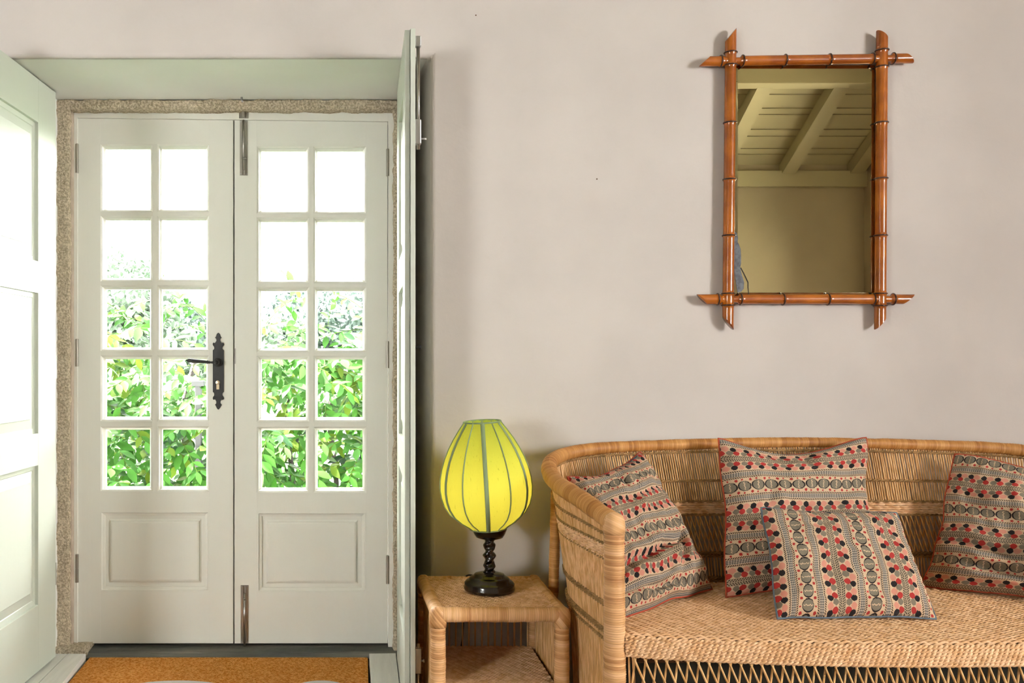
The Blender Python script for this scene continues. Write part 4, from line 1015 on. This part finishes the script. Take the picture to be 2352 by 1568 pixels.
# ================================================================== CUSHIONS
def cushion(name, label, corners, thick, wh, mm, pipe, n=64, sag=0., seed=0, wr=1., creases=(), pinch=.05, bend=0.):
    """corners TL, TR, BR, BL in world space; wh = cloth size in metres"""
    TL, TR, BR, BL = [np.array(c, float) for c in corners]; cen = (TL + TR + BR + BL) / 4
    r = thing(name, label, 'cushion', tuple((BL + BR) / 2), 'patterned cushions on the wicker settee')
    nrm = np.cross(TR - TL, BL - TL); nrm /= np.linalg.norm(nrm)
    if nrm[1] > 0: nrm = -nrm
    ex = (TR + BR - TL - BL) / 2; ey = (TL + TR - BL - BR) / 2; exn = ex / np.linalg.norm(ex); eyn = ey / np.linalg.norm(ey)
    def base(u, v):  # u,v in -1..1 ; v=+1 top
        uu = u * (1 - pinch * (1 - v * v) * (abs(u) ** 2)); vv = v * (1 - pinch * (1 - u * u) * (abs(v) ** 2))
        a, b_ = (uu + 1) / 2, (vv + 1) / 2
        p = (TL * (1 - a) + TR * a) * b_ + (BL * (1 - a) + BR * a) * (1 - b_)
        if v > 0: p = p - np.array((0, 0, 1.)) * sag * (1 - u * u) ** 1.5 * v ** 3
        p = p + nrm * bend * (1 - v * v)
        q_ = Vector((u * 2.1 + seed * 3, v * 2.1, .5)); p = p + nrm * noise.noise(q_) * .010 * wr + exn * noise.noise(q_ + Vector((9, 0, 0))) * .009 * wr + eyn * noise.noise(q_ + Vector((0, 9, 0))) * .007 * wr
        return p
    def disp(u, v, s):
        e = max(0., (1 - u ** 4)) ** .55 * max(0., (1 - v ** 4)) ** .55
        t = thick * .5 * e
        q = Vector((u * 2.3 + seed, v * 2.3, s * 3))
        w_ = (noise.noise(q * 1.0) * .016 + (abs(noise.noise(q * 2.0)) - .25) * .020) * wr * e
        # seam puckers
        ed = max(abs(u), abs(v)); al = u if abs(v) > abs(u) else v
        w_ += .0022 * math.sin(al * 34 + seed) * max(0, (ed - .72) / .28) * (1 - max(0, (ed - .97) / .03)) * wr
        if s > 0:
            for (u0, v0, u1, v1, dep, wd) in creases:
                d = np.array((u1 - u0, v1 - v0)); L2 = d @ d; tt = max(0, min(1, ((u - u0) * d[0] + (v - v0) * d[1]) / L2)); dd = math.hypot(u - u0 - tt * d[0], v - v0 - tt * d[1])
                w_ -= 1.5 * dep * math.exp(-(dd / wd) ** 2) * (1 - .6 * abs(2 * tt - 1) ** 2) * e ** .5
                w_ += 1.5 * dep * .55 * math.exp(-((dd - wd * 1.9) / (wd * 1.2)) ** 2) * (1 - .6 * abs(2 * tt - 1) ** 2) * e ** .5
        return t + w_
    b = MB()
    for s in (1, -1):
        V = []; UVs = []
        for i in range(n + 1):
            u = math.sin((i / n * 2 - 1) * PI / 2 * .98) / math.sin(PI / 2 * .98)
            for j in range(n + 1):
                v = math.sin((j / n * 2 - 1) * PI / 2 * .98) / math.sin(PI / 2 * .98)
                V.append(base(u, v) + nrm * s * disp(u, v, s)); UVs.append((u * wh[0] / 2, v * wh[1] / 2))
        S = n + 1; i_ = np.arange(n)[:, None] * S; j_ = np.arange(n)[None, :]
        Q = np.stack([i_ + j_, i_ + S + j_, i_ + S + j_ + 1, i_ + j_ + 1], -1).reshape(-1, 4)
        b.add(V, Q if s > 0 else Q[:, ::-1], UVs)
    at(r, b.obj('cover', mm, smooth=True))
    t = np.linspace(-1, 1, 40); ed = [base(x, 1.) for x in t[:-1]] + [base(1., -x) for x in t[:-1]] + [base(-x, -1.) for x in t[:-1]] + [base(-1., x) for x in t[:-1]]
    b = MB(); tube(b, np.array(ed), .0030, 8, up=nrm, closed=True); at(r, b.obj('piping', pipe, smooth=True))
    return r, base, nrm
cm_h1 = cushion_mat('print_cotton_a', 'v', .088 - .075); cm_h2 = cushion_mat('print_cotton_b', 'v', .088 + .022)
cm_h3 = cushion_mat('print_cotton_c', 'v', .088 - .04); cm_v = cushion_mat('print_cotton_d', 'u', .088 + .135)
def C(px, py, Z): return W(px, py, Z)
cushion('cushion', 'large square cushion at the middle of the settee back, red piping, horizontal stripes', (C(1648, 1009, 2.70), C(1988, 1007, 2.70), C(2022, 1345, 2.565), C(1668, 1368, 2.545)), .115, (.45, .45), cm_h1, M['pipe_red'], sag=.035, seed=2, creases=((.05, .95, .15, .55, .012, .08), (-.9, -.62, -.2, -.8, .012, .07), (-.5, .9, .1, .78, .006, .06)))
cushion('cushion', 'small oblong cushion with vertical stripes and blue piping, in front of the large one', (C(1748, 1168, 2.475), C(2062, 1178, 2.475), C(2150, 1420, 2.315), C(1786, 1419, 2.315)), .10, (.42, .32), cm_v, M['pipe_blue'], seed=5, pinch=.035, wr=.7, creases=((.6, 1., .75, .5, .006, .08),))
r_, bs, nn = cushion('cushion', 'slouching cushion with red piping in the left corner of the settee', (C(1302, 1094, 2.55), C(1472, 1040, 2.66), C(1640, 1352, 2.60), C(1432, 1424, 2.33)), .12, (.45, .47), cm_h2, M['pipe_red'], sag=.02, seed=9, wr=1.25, bend=.01, creases=((-.95, -.45, .75, -.28, .020, .055), (-.9, -.70, .35, -.86, .016, .05), (.3, -.75, .85, -.1, .014, .07), (-.2, .95, .05, .55, .014, .07), (-.5, .35, .6, .45, .006, .06)))
b = MB(); p0 = bs(.55, .99); p1 = bs(.80, .90); w2 = nn * .004
tl = [bs(.52, .93), bs(.86, .93), bs(.86, .99), bs(.52, .99)]
b.add([p + nn * .010 for p in tl] + [p + nn * .006 for p in tl], [(0, 1, 2, 3), (7, 6, 5, 4), (0, 4, 5, 1), (1, 5, 6, 2), (2, 6, 7, 3), (3, 7, 4, 0)]); at(r_, b.obj('zip_tape', M['tag_blue']))
cushion('cushion', 'creased cushion with red piping cut off by the right edge of the picture', (C(2192, 1043, 2.70), (2.10, -.37, .80), (2.055, -.50, .445), C(2122, 1345, 2.655)), .12, (.45, .47), cm_h3, M['pipe_red'], sag=.0, seed=14, wr=1.2, bend=.0, creases=((-1., -.25, .4, -.45, .022, .055), (-.95, -.5, .6, -.8, .018, .06), (-.9, .2, .3, .1, .006, .07)))

# ================================================================== GARDEN
def leaf_mesh(name, L=.066, Wd=.030, mm=None, curl=.010, fold=.004):
    prof = [(0, 0), (.12, .45), (.32, .92), (.52, 1.0), (.74, .68), (.90, .25), (1.0, 0)]
    V = []; Fc = []
    for t, h in prof: V += [(-h * Wd / 2, t * L, fold * h - curl * t * t), (0, t * L, -curl * t * t), (h * Wd / 2, t * L, fold * h - curl * t * t)]
    for i in range(len(prof) - 1): Fc += [(3 * i, 3 * i + 1, 3 * i + 4, 3 * i + 3), (3 * i + 1, 3 * i + 2, 3 * i + 5, 3 * i + 4)]
    return np.array(V), np.array(Fc)
LV, LF = leaf_mesh('leaf', .084, .036)
leaf_meshes = []
for k in ('leaf_a', 'leaf_b', 'leaf_c', 'leaf_d', 'leaf_pale'):
    me = bpy.data.meshes.new('leaf'); me.from_pydata(LV.tolist(), [], LF.tolist()); me.materials.append(M[k]); me.polygons.foreach_set('use_smooth', [True] * len(me.polygons)); leaf_meshes.append(me)
def spray(base, d, L, n, lst, stems, size=1.):
    """compound leaf: rachis from base along d drooping, with opposite leaflets"""
    d = np.array(d, float); d /= np.linalg.norm(d); pts = []; p = np.array(base, float)
    for i in range(n + 1):
        pts.append(p.copy()); d = d + np.array((0, 0, -.11)); d /= np.linalg.norm(d); p = p + d * L / n
    pts = np.array(pts); stems.append(pts)
    kind = random.choices(range(5), (40, 34, 8, 8, 10))[0]
    for i in range(1, n + 1):
        T = pts[i] - pts[i - 1]; T /= np.linalg.norm(T); up = np.array((random.gauss(0, .25), -.55, .8)); up /= np.linalg.norm(up)
        sd_ = np.cross(T, up); sd_ /= np.linalg.norm(sd_)
        for s in ((-1, 1) if i < n else (0,)):
            yv = sd_ * s + T * (.75 if s else 1) + np.array((0, 0, -.35)) + np.array([random.gauss(0, .13) for _ in range(3)]); yv /= np.linalg.norm(yv)
            zv = up + np.array([random.gauss(0, .22) for _ in range(3)]); xv = np.cross(yv, zv); xv /= np.linalg.norm(xv); zv = np.cross(xv, yv)
            sc = size * random.uniform(.8, 1.2); Mx = np.eye(4); Mx[:3, 0] = xv * sc; Mx[:3, 1] = yv * sc; Mx[:3, 2] = zv * sc; Mx[:3, 3] = pts[i]
            lst.append((Mx, kind if random.random() < .8 else random.choice((0, 1, 2))))
vine = thing('wisteria', 'leafy green climber with pinnate leaves just outside the glazed door', 'climbing plant', (-.6, 2.1, 0))
LS = []; ST = []
for i in range(1050):
    x = random.uniform(-2.3, .95); yy = 1.95 + random.random() ** 1.1 * 1.0
    top = 1.13 + .10 * math.sin(x * 3.1 + 1) + .05 * math.sin(x * 8)
    z = random.uniform(.12, top) if random.random() < .85 else top + random.uniform(-.08, .10)
    a = random.gauss(0, .9); spray((x, yy, z), (math.sin(a) * 1., -abs(math.cos(a)) * .8, random.uniform(-.5, .6)), random.uniform(.20, .34), random.choice((4, 5, 5, 6)), LS, ST, random.uniform(.85, 1.25))
for i in range(30):    # loose sprays reaching above
    x = random.uniform(-1.7, .3); spray((x, 2.2, 1.15 + random.random() * .25), (random.gauss(0, .7), -.3, .7), .26, 5, LS, ST, 1.0)
def pix(p): Z = p[1] + CD; return CX + p[0] * F / Z, CY - (p[2] - CH) * F / Z
scored = []
for i, (Mx, k) in enumerate(LS):
    c = Mx[:3, 3]; px, py = pix(c); vis = 225 < px < 850 and 700 < py < 1135; facing = abs(Mx[1, 2]) / np.linalg.norm(Mx[:3, 2])
    scored.append((0 if vis else 1, c[1] - .25 * facing, i))
scored.sort(); single = set(s[2] for s in scored[:300])
rest = MB(); sets = [MB() for _ in range(5)]
for i, (Mx, k) in enumerate(LS):
    if i in single:
        o = bpy.data.objects.new('leaf', leaf_meshes[k]); COL.objects.link(o); o.parent = vine; o.matrix_parent_inverse = Matrix.Translation(-vine.location)
        o.matrix_local = vine.matrix_basis.inverted() @ Matrix(Mx.tolist()); o.matrix_parent_inverse = Matrix.Identity(4); o.matrix_basis = Matrix.Translation(-vine.location) @ Matrix(Mx.tolist())
    else: sets[k].add(LV @ Mx[:3, :3].T + Mx[:3, 3], LF)
for k, s in enumerate(sets):
    if s.n: q = at(vine, s.obj('foliage', M[('leaf_a', 'leaf_b', 'leaf_c', 'leaf_d', 'leaf_pale')[k]], smooth=True)); q['kind'] = 'stuff'
b = MB()
for p in ST: tube(b, p, .0014, 4, up=(.1, 0, 1), caps=False)
q = at(vine, b.obj('leaf_stalks', M['leaf_c'], smooth=True)); q['kind'] = 'stuff'
for x in (-1.55, -1.05, -.43, -.17, .25, .6):
    b = MB(); P = catmull([(x, 2.5, -.02), (x + .02, 2.42, .4), (x - .02, 2.45, .8), (x + .05, 2.5, 1.15)], 8); tube(b, P, .016, 9, up=(1, 0, 0)); at(vine, b.obj('stem', M['stem'], smooth=True))
# slate-blue garden post behind the leaves
gp = thing('garden_post', 'slate blue post cap glimpsed among leaves beside the door handle', 'post', (WX(456, 4.86), 4.86 - CD, 0))
b = MB().box(-.017, .017, -.017, .017, 0, 1.0); b.obj('post_shaft', M['postgrey'], gp, bevel=.003)
b = MB().box(-.034, .034, -.03, .03, .985, 1.015); b.obj('post_cap', M['postgrey'], gp, bevel=.003)

def tree(label, x, Z, zt, crown, mm, nleaf, trunk=True, seed=0, name='garden_tree', cat='tree', lsz=1.):
    rs = np.random.default_rng(seed); y = Z - CD; r = thing(name, label, cat, (x, y, 0))
    V0, F0 = LV * (np.array((1, 1, 1)) * lsz * Z * .135), LF
    b = MB()
    for (cx, cz, cr) in crown:
        n = int(nleaf * 2.2 * cr * cr)
        for _ in range(n):
            d = rs.normal(0, 1, 3); d /= np.linalg.norm(d); rad = cr * (.55 + .45 * rs.random() ** .5) * (1 + .25 * noise.noise(Vector(d * 2.5 + seed)))
            p = np.array((cx, 0, cz)) + d * rad * (1, .8, .85)
            A = rs.normal(0, 1, (3, 3)); Q, _ = np.linalg.qr(A); b.add((V0 * rs.uniform(.6, 1.2)) @ Q.T + p, F0)
    q = b.obj('crown', mm, r, smooth=True); q['kind'] = 'stuff'
    if trunk:
        b = MB(); tz_ = crown[0][1]; tube(b, catmull([(0, 0, -.05), (.1, 0, tz_ * .5), (0, 0, tz_)], 6), np.linspace(.035, .018, 13) * Z / 10, 8, up=(1, 0, 0))
        for s in (-1, 1): tube(b, catmull([(0, 0, tz_ * .7), (s * .25, 0, tz_ * .95), (s * .55, 0, tz_ * 1.35)], 6), np.linspace(.018, .005, 13) * Z / 10, 6, up=(0, 1, 0))
        b.obj('trunk', M['bark'], r, smooth=True)
    return r
# crowns given as (dx, z, radius) around the trunk
tree('hazy broadleaf tree seen through the left door leaf, furthest left', WX(275, 9), 9, 0, [(-.1, 1.75, .62), (.25, 1.35, .5), (-.4, 1.2, .55)], M['far_leaf'], 3200, seed=1)
tree('thin pale tree with bare forked boughs seen through the left door leaf', WX(388, 12), 12, 0, [(0.15, 1.75, .28), (.45, 1.45, .35), (-.2, 1.35, .3)], M['far_leaf2'], 1700, seed=2)
tree('rounded bluish tree seen through the right door leaf, left panes', WX(682, 13), 13, 0, [(0, 1.75, .55), (-.35, 1.35, .5)], M['far_leaf2'], 1900, seed=3)
tree('rounded bluish tree seen through the right door leaf, right panes', WX(790, 12), 12, 0, [(0, 1.75, .6), (.4, 1.4, .5), (-.45, 1.35, .35)], M['far_leaf2'], 1900, seed=4)
tree('small pale tree seen through the inner column of panes in the right door leaf', WX(640, 11), 11, 0, [(0, 1.38, .42), (-.3, 1.15, .35)], M['far_leaf'], 1900, seed=8)
tree('low hazy tree seen between the left door panes above the climber', WX(450, 14), 14, 0, [(0, 1.2, .6), (.6, 1.5, .5)], M['far_leaf'], 1500, seed=5)
# forked bare boughs against the sky
